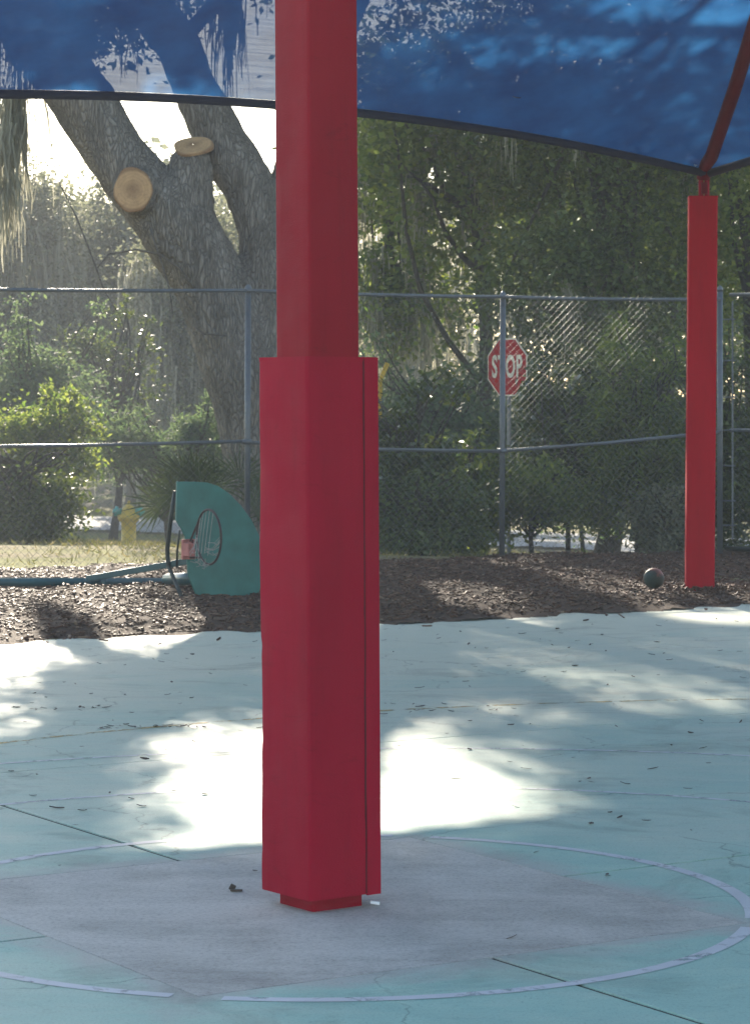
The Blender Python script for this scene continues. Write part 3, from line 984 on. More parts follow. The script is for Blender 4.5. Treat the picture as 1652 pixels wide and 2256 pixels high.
mesh_mb.build('chain_link_mesh', M['wire'], fence)

fence2 = empty('chain_link_fence', (3.86, 29.05, 0), label='short chain link fence run with bottom rail past the far red post', cat='fence')
g0, g1 = (3.88, 29.05), (6.4, 26.6)
MB().tube([(g0[0], g0[1], 2.87), (g1[0], g1[1], 2.82)], 0.022, 10).build('top_rail', M['galv'], fence2, smooth=True)
MB().tube([(g0[0], g0[1], 1.39), (g1[0], g1[1], 1.40)], 0.02, 10).build('mid_rail', M['galv'], fence2, smooth=True)
MB().tube([(g0[0] - 0.05, g0[1], 0.10), (g1[0], g1[1], 0.06)], 0.026, 10).build('bottom_rail', M['black'], fence2, smooth=True)
tb = MB().box((3.90, 29.0, 1.5), (0.018, 0.008, 2.6)).build('tension_bar', M['galv'], fence2)
for z in (0.35, 0.62, 1.0, 1.39, 1.75, 2.15, 2.6):
    MB().tube([(3.80, 29.02, z), (3.87, 28.98, z), (3.93, 28.99, z)], 0.008, 6).build('tension_band', M['galv'], tb)
wires(MB(), (3.90, 28.99), (6.4, 26.55), 0.1, 2.86).build('chain_link_mesh', M['wire'], fence2)

# ------------------------------------------------------------------ toppled basketball hoop
hoop = empty('basketball_hoop', (-1.5, 23.0, 0), label='toppled teal basketball hoop lying on the mulch with fan backboard upright', cat='basketball hoop')
al = math.radians(30)
BO = Vector((-1.66, 22.42, -0.03))
bp = Vector((math.cos(al), math.sin(al), 0)); bz_ = Vector((0, 0, 1)); bn = Vector((math.sin(al), -math.cos(al), 0))
outl = [(392, 1055), (430, 1056), (455, 1058), (478, 1066), (502, 1083), (527, 1110), (550, 1143), (566, 1177), (576, 1215), (579, 1250), (575, 1280), (565, 1304), (549, 1327), (442, 1327), (430, 1298), (416, 1262), (414, 1240), (412, 1210), (409, 1175), (400, 1156), (390, 1140)]
loc = [((x - 395) / 224, (1327 - y) / 258.8) for x, y in outl]
V = [BO + bp * p + bz_ * q + bn * t for t in (0.012, -0.012) for p, q in loc]
n = len(loc)
bb = MB().add(V, [tuple(range(n)), tuple(range(2 * n - 1, n - 1, -1))] + [(i, n + i, n + (i + 1) % n, (i + 1) % n) for i in range(n)]).build('backboard', M['teal'], hoop, bevel=0.003)
bk = BO + bp * 0.075 + bz_ * 0.48 + bn * 0.03
Rb = Matrix((bp, bn, bz_)).transposed()
br = MB().box(bk + bn * 0.01, (0.115, 0.035, 0.17), Rb).box(bk + bn * 0.07 - bp * 0.03, (0.05, 0.12, 0.11), Rb).build('rim_bracket', M['bracket'], hoop, bevel=0.006)
MB().box(bk + bn * 0.03 + bp * 0.03 + bz_ * 0.065, (0.014, 0.01, 0.03), Rb).build('bolt_slot', M['seam'], br)
rc = bk + bn * 0.40 + bz_ * 0.12
MB().tube([rc + (bn * math.cos(t) + bz_ * math.sin(t)) * 0.228 for t in np.linspace(0, 2 * math.pi, 49)], 0.010, 8, cap=False).build('rim', M['rim'], hoop, smooth=True)
for s in (-1, 1):
    MB().tube([bk + bz_ * 0.07 * s + bn * 0.05, rc + (bn * math.cos(2.25 * s) + bz_ * math.sin(2.25 * s)) * 0.228], 0.009, 6).build('rim_brace', M['rim'], hoop)
nm = MB()
rr_ = random.Random(4)
for k in range(26):
    t = rr_.uniform(3.0, 6.6)
    a = rc + (bn * math.cos(t) + bz_ * math.sin(t)) * 0.226
    a2 = rc + (bn * math.cos(t + rr_.uniform(-0.5, 0.5)) + bz_ * math.sin(t + 0.2)) * 0.13 - bp * rr_.uniform(0.0, 0.12) - bz_ * rr_.uniform(0.05, 0.14)
    nm.tube([a, a.lerp(a2, 0.5) - bz_ * 0.03, a2], 0.0024, 4)
for k in range(5):
    t = 1.2 + 0.28 * k
    a = rc + (bn * math.cos(t) + bz_ * math.sin(t)) * 0.226
    nm.tube([a, a - bz_ * 0.2 - bp * 0.03, a - bz_ * 0.36 - bp * 0.06 + bn * 0.02], 0.0022, 4)
nm.build('torn_net', M['net'], hoop)
MB().tube([(-7.5, 23.55, 0.10), (-4.4, 23.72, 0.085), (-1.80, 23.9, 0.07)], 0.041, 16).build('pole', M['tealpipe'], hoop, smooth=True)
for x in (-3.42, -2.45):
    MB().tube([(x, 23.70 + (x + 4.4) * 0.06, 0.085 - 0.006 * (x + 4.4)), (x + 0.05, 23.70 + (x + 4.4) * 0.06, 0.085 - 0.006 * (x + 4.4))], 0.055, 16).build('pole_collar', M['tealpipe'], hoop, smooth=True)
dd = Vector((-1.60, 22.72, 0.33)) - Vector((-2.56, 23.72, 0.115))
Rd = dd.to_track_quat('X', 'Z').to_matrix()
MB().box(Vector((-2.56, 23.72, 0.115)) + dd / 2, (dd.length, 0.045, 0.055), Rd).build('brace_arm', M['tealpipe'], hoop, bevel=0.006)
MB().tube([(-1.86, 23.82, 0.10), (-1.70, 23.3, 0.14), (-1.52, 22.78, 0.18)], 0.055, 14).build('extension_arm', M['tealpipe'], hoop, smooth=True)
MB().tube([(-1.71, 22.75, 0.93), (-1.755, 22.80, 0.66), (-1.785, 22.85, 0.42), (-1.775, 22.85, 0.28), (-1.68, 22.6, 0.12), (-1.62, 22.45, 0.02)], [0.017, 0.02, 0.02, 0.019, 0.018, 0.018], 8).build('bent_strap', M['black'], hoop, smooth=True)
MB().tube([(-1.66, 22.62, 0.60), (-1.69, 22.72, 0.42), (-1.70, 22.8, 0.27)], 0.009, 6).build('stay_rod', M['black'], hoop, smooth=True)

# ------------------------------------------------------------------ ball
def ball_mat():
    t = NT('worn_ball_rubber')
    p = t.pos(obj=True)
    sep = t.n('SeparateXYZ'); t.l(p, sep.inputs[0])
    a = t.n('Math', operation='MULTIPLY_ADD')
    nz = t.noise(p, 16, 4)
    t.l(nz, a.inputs[0]); a.inputs[1].default_value = 0.10; t.l(sep.outputs['Z'], a.inputs[2])
    m = t.ramp(a.outputs[0], [(0.11, 0.0), (0.13, 1.0)])
    t.set(t.mix(m, t.ramp(nz, [(0.3, (0.010, 0.028, 0.022)), (0.7, (0.022, 0.055, 0.042))]), (0.24, 0.09, 0.06)), 0.6)
    return t.m
bl = empty('playground_ball', (2.47, 23.55, 0.13), label='scuffed dark green ball lying on the mulch near the far red post', cat='ball')
bm = bmesh.new()
bmesh.ops.create_uvsphere(bm, u_segments=32, v_segments=20, radius=0.092)
for v in bm.verts:
    v.co *= 1 + 0.02 * mnoise.noise(v.co * 12)
me = bpy.data.meshes.new('ball_skin'); bm.to_mesh(me); bm.free()
o = link('ball_skin', me, ball_mat(), bl, True); o.location = (0, 0, 0); o.rotation_euler = (0.3, 0.35, 0)
o2 = MB()
o2.tube([Vector((math.cos(t), math.sin(t), 0)) * 0.0915 for t in np.linspace(0, 2 * math.pi, 40)], 0.002, 5, cap=False)
o2 = o2.build('ball_seam', M['black'], bl); o2.location = (0, 0, 0); o2.rotation_euler = (0.9, 0.5, 0)

# ------------------------------------------------------------------ stop sign
SY = 33.6
sx, szc = 1.67, 1.676 + (890 - 809) * SY / 5850
sR = 0.365
yaw = math.radians(-50)                                   # the face turns towards the road on the left
sn = Vector((math.sin(yaw), -math.cos(yaw), 0)); st_ = Vector((math.cos(yaw), math.sin(yaw), 0))
sign = empty('stop_sign', (sx, SY, float(ground_z(sx, SY))), label='red octagonal stop sign on a metal post behind the fence', cat='sign')
def octo(R, off, th):
    c = Vector((sx, SY, szc)) + sn * off
    ring = [c + (st_ * math.cos(math.pi / 8 + k * math.pi / 4) + Vector((0, 0, 1)) * math.sin(math.pi / 8 + k * math.pi / 4)) * (R / math.cos(math.pi / 8)) for k in range(8)]
    v = ring + [p - sn * th for p in ring]
    return MB().add(v, [tuple(range(8)), tuple(range(15, 7, -1))] + [(i, 8 + i, 8 + (i + 1) % 8, (i + 1) % 8) for i in range(8)])
pl = octo(sR, 0, 0.004).build('sign_plate', M['signwhite'], sign)
octo(sR * 0.95, 0.003, 0.0025).build('red_field', M['signred'], pl)
cur = bpy.data.curves.new('stop_text', 'FONT')
cur.body = 'STOP'; cur.size = 0.36; cur.align_x = 'CENTER'; cur.align_y = 'CENTER'; cur.extrude = 0.001; cur.offset = 0.010; cur.space_character = 1.12
to = bpy.data.objects.new('stop_text', cur)
col.objects.link(to)
dg = bpy.context.evaluated_depsgraph_get()
tme = bpy.data.meshes.new_from_object(to.evaluated_get(dg))
bpy.data.objects.remove(to)
Rm = Matrix((st_, Vector((0, 0, 1)), sn)).transposed()
for v in tme.vertices:
    v.co = Vector((sx, SY, szc - 0.005)) + sn * 0.0065 + Rm @ Vector((v.co.x * 0.60, v.co.y * 1.08, v.co.z))
tme.materials.clear()
o = link('lettering', tme, M['signwhite'], pl)
gz0 = float(ground_z(sx, SY))
MB().box((sx - sn.x * 0.03, SY - sn.y * 0.03, (gz0 - 0.2 + szc + 0.2) / 2), (0.05, 0.028, szc + 0.4 - gz0), Matrix.Rotation(yaw, 3, 'Z')).build('sign_post', M['galv'], sign, bevel=0.004)

# yellow tube marker past the pad
ym = MB().tube([(0.03, 32.0, float(ground_z(0, 32)) - 0.1), (0.06, 32.0, 1.95), (0.15, 32.0, 2.17)], 0.03, 10).build('marker_tube', M['yellowtube'], smooth=True)
tag(ym, 'slanted yellow plastic tube showing beside the top of the near pad', 'marker')

# ------------------------------------------------------------------ fire hydrant
hx, hy = -4.63, 50.0
hz = float(ground_z(hx, hy)) - 0.02
hyd = empty('fire_hydrant', (hx, hy, hz), label='yellow fire hydrant with teal caps beyond the fence', cat='hydrant')
kk = (1.676 - (1195 - 890) * hy / 5850) - hz
s = 1.0
MB().lathe((hx, hy, hz), [(0.19, 0), (0.19, 0.05), (0.14, 0.06), (0.14, 0.42), (0.17, 0.44), (0.21, 0.50), (0.21, 0.56), (0.16, 0.58), (0.15, 0.64), (0.10, 0.72), (0.05, 0.76)], 20).build('barrel', M['hyd'], hyd, smooth=True)
for sg in (-1, 1):
    MB().lathe((hx + sg * 0.14, hy - 0.02, hz + 0.62), [(0.07, 0), (0.07, 0.06), (0.095, 0.065), (0.095, 0.12), (0.04, 0.13), (0.035, 0.16)], 14, (sg, -0.2, 0.15)).build('nozzle_cap', M['hydcap'], hyd, smooth=True)
MB().lathe((hx, hy, hz + 0.76), [(0.05, 0), (0.03, 0.02), (0.03, 0.07)], 6).build('operating_nut', M['hyd'], hyd)

# ------------------------------------------------------------------ the great oak
OY = 30.0
oak = empty('live_oak', (-1.05, OY, 0), label='massive leaning live oak with pruned limb stubs behind the fence', cat='tree')
def OP(x, y, dy=0.0):
    k = (OY + dy) / 5850
    return Vector(((x - 826) * k, OY + dy, 1.676 + (890 - y) * k))
limbA = [OP(-330, -520, -1.0), OP(-200, -330, -0.6), OP(-70, -150, -0.4), OP(70, 60, -0.2), OP(130, 150, -0.1), OP(182, 225), OP(250, 330), OP(318, 420), OP(400, 510), OP(458, 610), OP(516, 740), OP(560, 860), OP(592, 1000), OP(610, 1120), OP(615, 1190), OP(615, 1260)]
radA = [0.16, 0.22, 0.27, 0.33, 0.35, 0.36, 0.315, 0.36, 0.44, 0.41, 0.44, 0.45, 0.50, 0.58, 0.68, 0.82]
stub = [OP(405, 520), OP(412, 430), OP(418, 385), OP(423, 336)]
radS = [0.40, 0.30, 0.25, 0.205]
stub1 = [OP(330, 430), OP(312, 424, -0.25), OP(296, 420, -0.50)]
radS1 = [0.30, 0.25, 0.22]
limbC = [OP(70, -560, 0.9), OP(110, -343, 0.8), OP(205, -140, 0.65), OP(395, 100, 0.5), OP(440, 215, 0.45), OP(492, 320, 0.4), OP(545, 410, 0.35), OP(582, 510, 0.3), OP(602, 620, 0.2), OP(612, 760, 0.1), OP(615, 900), OP(615, 1100)]
radC = [0.15, 0.19, 0.23, 0.25, 0.265, 0.265, 0.27, 0.31, 0.36, 0.40, 0.43, 0.5]
fork = [OP(590, 560, 0.3), OP(640, 420, 0.6), OP(700, 240, 0.9), OP(760, 40, 1.2), OP(850, -180, 1.6), OP(960, -360, 2.0)]
radF = [0.26, 0.24, 0.21, 0.19, 0.16, 0.12]
tm = MB()
for p, r in ((limbA, radA), (stub, radS), (stub1, radS1), (limbC, radC), (fork, radF)):
    tm.tube(p, r, 24)
me = tm.mesh('trunk_source')
tmp = bpy.data.objects.new('trunk_source', me); col.objects.link(tmp)
md = tmp.modifiers.new('r', 'REMESH'); md.mode = 'VOXEL'; md.voxel_size = 0.034
ms = tmp.modifiers.new('s', 'SMOOTH'); ms.iterations = 9; ms.factor = 0.5
dg = bpy.context.evaluated_depsgraph_get()
tme = bpy.data.meshes.new_from_object(tmp.evaluated_get(dg))
bpy.data.objects.remove(tmp)
tme.name = 'trunk'
nv = len(tme.vertices)
co = np.zeros(nv * 3, np.float32); tme.vertices.foreach_get('co', co); co = co.reshape(-1, 3)
no = np.zeros(nv * 3, np.float32); tme.vertices.foreach_get('normal', no); no = no.reshape(-1, 3)
ct, st2 = math.cos(0.5), math.sin(0.5)
disp = np.zeros(nv)
for i in range(nv):
    x, y, z = (float(q) for q in co[i])
    a, b = x * ct + z * st2, -x * st2 + z * ct
    p1 = Vector((a * 9, y * 9, b * 2.4))
    disp[i] = 0.030 * (0.5 - abs(mnoise.noise(p1))) + 0.016 * mnoise.noise(p1 * 2.3) + 0.05 * mnoise.noise(Vector((x * 1.3, y * 1.3, z * 1.3)))
co = co + no * disp[:, None].astype(np.float32)
tme.vertices.foreach_set('co', co.reshape(-1)); tme.update()
trk = link('trunk', tme, M['bark'], oak, True)
def cut(name, c, ax, r, sq=1.0, seed=1):
    ax = Vector(ax).normalized()
    x = ax.cross(Vector((0, 0, 1))).normalized(); y = x.cross(ax)
    seg = 28
    V, F = [], []
    for rr2, h in ((1.0, -0.03), (1.02, 0.0), (0.96, 0.014), (0.02, 0.018)):
        for k in range(seg):
            t = 2 * math.pi * k / seg
            w = r * rr2 * (1 + 0.13 * mnoise.noise(Vector((math.cos(t) * 1.4 + seed, math.sin(t) * 1.4, 0))))
            V.append(x * math.cos(t) * w + y * math.sin(t) * w * sq + ax * h)
    for i in range(3):
        for k in range(seg):
            F.append((i * seg + k, i * seg + (k + 1) % seg, (i + 1) * seg + (k + 1) % seg, (i + 1) * seg + k))
    o = MB().add(V, F).build(name, M['sawn'], trk, autosmooth=True)
    o.location = Vector(o.location) + Vector(c) if False else (Vector(c) - Vector(oak.location) - Vector(trk.location))
    return o
cut('sawn_limb_face', OP(294, 418, -0.54), (-0.10, -1, -0.06), 0.205, 1.24, 2)
cut('sawn_limb_face', OP(426, 321, -0.05), (-0.12, -0.62, 1), 0.225, 0.95, 5)
# crown of the oak: above and to the sides, moss hanging from it
pts, anc = [], []
for c, rad, nc, nl, cr, sh in (((-5.2, 31.5, 9.6), (4.6, 4.2, 2.7), 190, 150, 1.05, 0.0),
                               ((-0.4, 33.5, 10.0), (4.6, 4.2, 2.6), 190, 150, 1.05, 0.0),
                               ((3.6, 32.0, 9.8), (3.4, 4.0, 2.6), 120, 140, 1.05, 0.0),
                               ((-5.6, 29.8, 7.0), (1.6, 1.6, 0.9), 22, 130, 0.7, 0.0),
                               ((-3.75, 30.8, 6.35), (0.95, 0.9, 0.65), 30, 160, 0.5, 0.0),
                               ((-3.6, 33.0, 6.9), (1.7, 1.4, 0.7), 44, 160, 0.7, 0.0),
                               ((-4.9, 31.0, 8.2), (1.4, 1.5, 0.9), 60, 160, 0.8, 0.0),  # added with the next clump, above the picture, to shade the court
                               ((-1.2, 31.0, 7.9), (1.6, 1.4, 0.8), 60, 160, 0.8, 0.0)):
    cc, p = clump_points(c, rad, nc, nl, cr, sh)
    pts.append(p); anc.append(cc)
P = np.concatenate(pts); A = np.concatenate(anc)
slope = (P[:, 2] - 1.676) / P[:, 1]
P = P[(P[:, 2] > np.where(P[:, 0] < -2.6, 5.5, 6.3))]
P = P[sun_open(P, 0.02)]
o = link('crown', quads_mesh('crown', leaf_quads(P, 0.12, 0.062)), M['leaf_oak'], oak); o['kind'] = 'stuff'
br = MB()
for q in A[RNG.choice(len(A), 46, replace=False)]:
    src = random.choice(limbA[0:4] + limbC[0:4] + fork[3:6])
    bpath = wob(src, q, 7, 0.10, random.randint(0, 9999))
    if clear_of_sun(bpath) and min(p_.z for p_ in bpath[2:]) > 7.0: br.tube(bpath, [0.085 * (1 - 0.85 * i / 7) + 0.008 for i in range(8)], 7)
br.build('branches', M['bark'], oak, smooth=True)
ma = A[(A[:, 2] < 9.2)]
ma = np.array([a_ for a_ in ma if clear_of_sun([a_, a_ - [0, 0, 0.6], a_ - [0, 0, 1.2]])])
ma = ma[RNG.choice(len(ma), min(80, len(ma)), replace=False)]
ext = np.array([OP(20, 200, 0.5), OP(28, 260, 0.5), OP(35, 220, 0.9), OP(5, 300, 0.3), OP(12, 400, 0.3), OP(18, 250, 0.6), OP(40, 205, 0.7), OP(48, 60, 0.5), OP(512, -30, 0.4), OP(510, 20, 0.4)])
o = link('spanish_moss', moss_mesh('spanish_moss', np.concatenate([ma, ext, ext]), 26, 0.5, 1.5, 0.09, 0.012), M['moss'], oak); o['kind'] = 'stuff'
# thin water shoots on the trunk's left side
tw = MB()
tw.tube([OP(430, 640, -0.4), OP(395, 590, -0.45), OP(350, 560, -0.5), OP(300, 550, -0.5), OP(240, 560, -0.5), OP(215, 590, -0.5)], [0.016, 0.014, 0.012, 0.011, 0.010, 0.006], 6)
tw.tube([OP(130, 400, -0.5), OP(170, 480, -0.5), OP(205, 570, -0.5), OP(230, 640, -0.5), OP(262, 690, -0.5)], [0.006, 0.009, 0.010, 0.008, 0.004], 6)
tw.tube([OP(330, 500, -0.4), OP(360, 590, -0.45), OP(375, 640, -0.45), OP(382, 700, -0.45)], [0.010, 0.010, 0.008, 0.004], 6)
tw.tube([OP(500, 740, -0.5), OP(450, 735, -0.6), OP(432, 722, -0.6)], [0.012, 0.010, 0.005], 6)
tw.build('water_shoots', M['twig'], oak, smooth=True)

# ------------------------------------------------------------------ shrubs and trees, left of the oak
gS = 'shrubs behind the fence'
gT = 'trees beyond the fence'
tree('hedge_shrub', 'dense dark hedge shrub behind the fence, left of the hydrant', (-4.55, 34.6), (-4.6, 34.6, 0.9), 0.06,
     [((-4.95, 34.7, 0.46), (1.25, 0.7, 0.80), 330, 125, 0.34, 0.2)], 'leaf_dark', gS, (0.075, 0.04), cat='shrub', nbr=14)
tree('hedge_shrub', 'low dark hedge shrub far behind the hydrant', (-6.6, 72), (-6.6, 72, 1.6), 0.08,
     [((-6.4, 72, 0.8), (1.9, 1.2, 1.2), 110, 110, 0.6, 0.2)], 'leaf_dark', gS, (0.13, 0.075), cat='shrub', nbr=6)
tree('round_shrub', 'grey green shrub with pale leaf tips under the hanging moss', (-6.0, 48), (-6.0, 48, 1.9), 0.08,
     [((-6.0, 48, 1.9), (1.35, 1.1, 1.25), 120, 130, 0.5, 0.2)], 'leaf_grey', gS, (0.10, 0.055), cat='shrub')
tree('round_shrub', 'dark rounded shrub just right of the pale grey green one', (-5.25, 53), (-5.2, 53, 2.0), 0.09,
     [((-5.2, 53, 2.0), (0.95, 0.9, 1.25), 100, 130, 0.45, 0.2)], 'leaf_dark', gS, (0.10, 0.055), cat='shrub')
tree('low_shrub', 'bright leafy shrub above the middle rail at the left edge', (-5.2, 40), (-5.1, 40, 0.9), 0.05,
     [((-5.1, 40, 1.05), (0.95, 0.7, 0.62), 90, 110, 0.34, 0.1)], 'leaf_lime', gS, (0.09, 0.045), cat='shrub')
tree('low_shrub', 'pale olive grassy shrub left of the oak trunk', (-3.3, 43), (-3.3, 43, 0.8), 0.05,
     [((-3.4, 43, 1.0), (1.5, 0.8, 0.62), 110, 110, 0.36, 0.1)], 'leaf_grey', gS, (0.15, 0.022), cat='shrub')
tree('moss_tree', 'far olive tree draped in grey moss at the left edge', (-9.0, 66), (-9.2, 66, 5.0), 0.20,
     [((-9.3, 66, 5.4), (2.2, 2.0, 2.3), 150, 120, 0.95, 0.0), ((-8.6, 65, 3.0), (1.6, 1.6, 1.2), 50, 100, 0.8, 0)], 'leaf_olive', gT, (0.15, 0.075), moss=(70, 30, 1.2, 3.6, 0.2, 0.026), nbr=14, bark='bark', cull=False)
tree('moss_tree', 'far olive tree draped in grey moss between left edge and trunk', (-6.4, 70), (-6.6, 70, 5.0), 0.20,
     [((-6.5, 70, 5.2), (2.4, 2.0, 2.4), 170, 120, 0.95, 0.0), ((-6.0, 69, 2.8), (1.7, 1.5, 1.1), 50, 100, 0.8, 0)], 'leaf_olive', gT, (0.15, 0.075), moss=(80, 30, 1.2, 3.6, 0.2, 0.026), nbr=14, bark='bark', cull=False)
tree('moss_tree', 'far mossy tree directly behind the leaning oak trunk', (-3.6, 62), (-3.6, 62, 4.4), 0.18,
     [((-3.7, 62, 4.4), (2.0, 1.6, 2.1), 140, 120, 0.85, 0.0), ((-3.4, 62, 2.0), (1.5, 1.2, 1.2), 60, 100, 0.7, 0)], 'leaf_olive', gT, (0.14, 0.07), moss=(60, 30, 1.0, 3.0, 0.2, 0.024), nbr=12, bark='bark', cull=False)

# tall trees added farther off, crowns above the picture, to shade the court
tree('added_shade_tree', 'tall bare-stemmed tree rising behind the oak with a high crown', (-1.6, 60), (-1.7, 60, 11.5), 0.22,
     [((-6.6, 60, 14.6), (3.0, 2.6, 3.4), 150, 120, 1.3, 0.0), ((-2.2, 60, 15.0), (3.2, 2.6, 3.6), 190, 120, 1.3, 0.0)], 'leaf_oak', gT, (0.20, 0.11), nbr=16, lean=0.01, fork=8)
tree('added_shade_tree', 'tall tree standing hidden behind the near red post with a high crown', (-0.9, 63), (-0.6, 63, 11.5), 0.22,
     [((1.4, 61, 14.6), (3.2, 2.8, 3.8), 200, 120, 1.3, 0.0), ((5.2, 58, 13.5), (2.6, 2.6, 3.6), 130, 120, 1.3, 0.0)], 'leaf_oak', gT, (0.20, 0.11), nbr=16, lean=0.01, fork=8)
# the wood that closes the view
pp = []
for k in range(560):
    x_ = RNG.uniform(-22, 20); y_ = RNG.uniform(86, 104)
    top_ = 8.0 + 1.4 * math.sin(x_ * 0.7) + 0.8 * math.sin(x_ * 2.1) + (5.5 if x_ > 2.5 else 0)
    zc_ = RNG.uniform(0.5, top_)
    n_ = 150
    pp.append(np.array([x_, y_, zc_]) + RNG.normal(0, 0.55, (n_, 3)) * np.array([1.5, 1.2, 1.0]))
P = np.concatenate(pp)
o = link('far_woods', quads_mesh('far_woods', leaf_quads(P, 0.34, 0.19)), M['leaf_olive'])
tag(o, 'hazy olive wood closing the view beyond the road', 'woods', kind='stuff')

# saw palmetto with separate fronds
pal = empty('palmetto', (-1.95, 29.0, 0.0), label='spiky palmetto clump at the foot of the oak behind the backboard', cat='palm')
for k in range(15):
    a = math.radians(random.uniform(10, 170) if k % 3 else random.uniform(60, 120))
    R_ = random.uniform(0.45, 0.75)
    yw = random.uniform(-0.6, 0.6)
    tip = Vector((math.cos(a) * 0.95, math.sin(yw) * 0.4 - 0.1, abs(math.sin(a)) * 0.75 + 0.12)) * R_
    b0 = Vector((-1.72 + random.uniform(-0.12, 0.12), 29.0 + random.uniform(-0.1, 0.1), 0.25))
    hub = b0 + tip
    mb = MB().tube([b0, b0 + tip * 0.5 + Vector((0, 0, 0.04)), hub], 0.007, 5)
    dv = tip.normalized()
    sd = dv.cross(Vector((0.2, -1, 0.15))).normalized(); nv_ = dv.cross(sd)
    for j in range(19):
        ang = math.radians(-95 + 190 * j / 18)
        L = random.uniform(0.38, 0.52) * (1 - 0.25 * abs(ang) / 1.7)
        dj = (dv * math.cos(ang) + sd * math.sin(ang) + nv_ * random.uniform(-0.12, 0.12)).normalized()
        wj = dj.cross(nv_).normalized() * 0.013
        m_ = hub + dj * L * 0.5
        t_ = hub + dj * L - Vector((0, 0, 0.05))
        mb.add([hub, m_ + wj + nv_ * 0.006, t_, m_ - wj + nv_ * 0.006], [(0, 1, 2, 3)])
    mb.build('frond', M['leaf_palm'], pal)

# ------------------------------------------------------------------ shrubs and trees, right of the near post
def shrub(label, x, y, w, h, leaf, nc=110, nl=120, z0=None, ls=(0.075, 0.038), name='broadleaf_shrub', cr=0.36, d=0.7):
    g = float(ground_z(x, y))
    lo = g + (z0 if z0 is not None else 0.0)
    return tree(name, label, (x, y), (x, y, g + h * 0.75), 0.035, [((x, y, (lo + g + h) / 2), (w, d, (g + h - lo) / 2), nc, nl, cr, 0.1)], leaf, gS, ls, cat='shrub', nbr=16, keep=0.05)
shrub('glossy shrub with glinting leaves right beside the near pad', 0.45, 31.2, 0.75, 1.95, 'leaf_gloss', 60, 110, ls=(0.10, 0.05), cr=0.3)
shrub('dark low shrub on the fence line below the glossy one', 0.55, 30.2, 0.75, 0.85, 'leaf_dark', 80, 110)
shrub('green low shrub to the left of the stop sign post', 1.05, 31.6, 0.45, 1.35, 'leaf_lime', 50, 90, ls=(0.12, 0.05))
shrub('glinting shrub with tiered branches right of the stop sign', 2.35, 32.6, 0.62, 2.25, 'leaf_gloss', 52, 110, 0.65, ls=(0.10, 0.05), cr=0.3)
shrub('bright green low shrub under the stop sign', 1.85, 31.4, 0.5, 1.15, 'leaf_lime', 80, 110, 0.50)
shrub('dark tall shrub between the stop sign and the far red post', 3.15, 31.8, 0.65, 2.5, 'leaf_oak', 100, 130, 0.32, ls=(0.14, 0.03))
shrub('deep green shrub right behind the far red post', 4.1, 32.2, 0.65, 2.75, 'leaf_dark', 130, 130)
shrub('dark shrub behind the short fence run at the right edge', 5.1, 31.2, 0.8, 2.5, 'leaf_dark', 140, 130)
shrub('pale twiggy shrub low beside the far red post', 3.45, 30.9, 0.4, 0.9, 'leaf_olive', 40, 90)
shrub('hazy grey green shrub mass behind the stop sign', 0.7, 38.5, 1.5, 2.9, 'leaf_grey', 150, 120, 0.7, d=1.2, cr=0.55, ls=(0.10, 0.05))
shrub('grey green shrub beyond the sign towards the far red post', 3.0, 37.5, 1.2, 2.9, 'leaf_grey', 130, 120, 0.6, d=1.0, cr=0.5, ls=(0.10, 0.05))
tree('evergreen_tree', 'dark evergreen tree filling the gap left of the far red post', (3.3, 38.5), (3.2, 38.5, 6.5), 0.16,
     [((3.3, 38.5, 6.4), (1.7, 1.7, 3.0), 120, 150, 0.8, 0.0), ((3.0, 37.5, 3.2), (1.5, 1.2, 1.2), 80, 130, 0.7, 0)], 'leaf_dark', gT, (0.10, 0.055), moss=(22, 22, 0.4, 1.6, 0.05, 0.012))
tree('evergreen_tree', 'leafy evergreen tree above the stop sign', (1.5, 41.0), (1.4, 41, 6.5), 0.15,
     [((1.4, 41.0, 6.2), (1.6, 1.6, 2.6), 74, 150, 0.72, 0.0)], 'leaf_lime', gT, (0.15, 0.085), moss=(26, 24, 0.4, 1.6, 0.07, 0.014))
tree('evergreen_tree', 'sunny thin tree with hanging moss right beside the near post', (0.35, 44), (0.3, 44, 6.0), 0.16,
     [((0.3, 44, 6.2), (1.1, 1.4, 2.0), 44, 110, 0.65, 0.0), ((0.4, 43, 3.6), (1.0, 1.2, 1.0), 26, 100, 0.6, 0)], 'leaf_lime', gT, (0.15, 0.075), moss=(44, 30, 0.6, 2.0, 0.10, 0.016))
tree('evergreen_tree', 'yellow green tree behind the far red post at the right edge', (5.6, 37.5), (5.5, 37.5, 5.5), 0.15,
     [((5.4, 37.5, 5.2), (1.3, 1.5, 2.9), 150, 130, 0.8, 0.0)], 'leaf_lime', gT, (0.105, 0.055))
tree('evergreen_tree', 'tall shaded evergreen farther back behind the trees on the right', (4.8, 47), (4.8, 47, 8), 0.2,
     [((4.7, 47, 7.0), (2.5, 2.0, 4.2), 240, 130, 1.2, 0.0)], 'leaf_dark', gT, (0.13, 0.07))
tree('moss_tree', 'far hazy tree seen just right of the near post', (0.4, 64), (0.4, 64, 4.5), 0.2,
     [((0.6, 64, 4.0), (2.6, 1.8, 2.7), 150, 110, 1.0, 0.0)], 'leaf_olive', gT, (0.15, 0.075), moss=(55, 28, 1.0, 2.6, 0.2, 0.026), bark='bark')
tree('evergreen_tree', 'far dark tree line closing the view behind the stop sign', (5.5, 62), (5.5, 62, 5), 0.2,
     [((5.5, 62, 4.5), (4.2, 2.0, 4.6), 240, 120, 1.2, 0.0)], 'leaf_dark', gT, (0.16, 0.085))

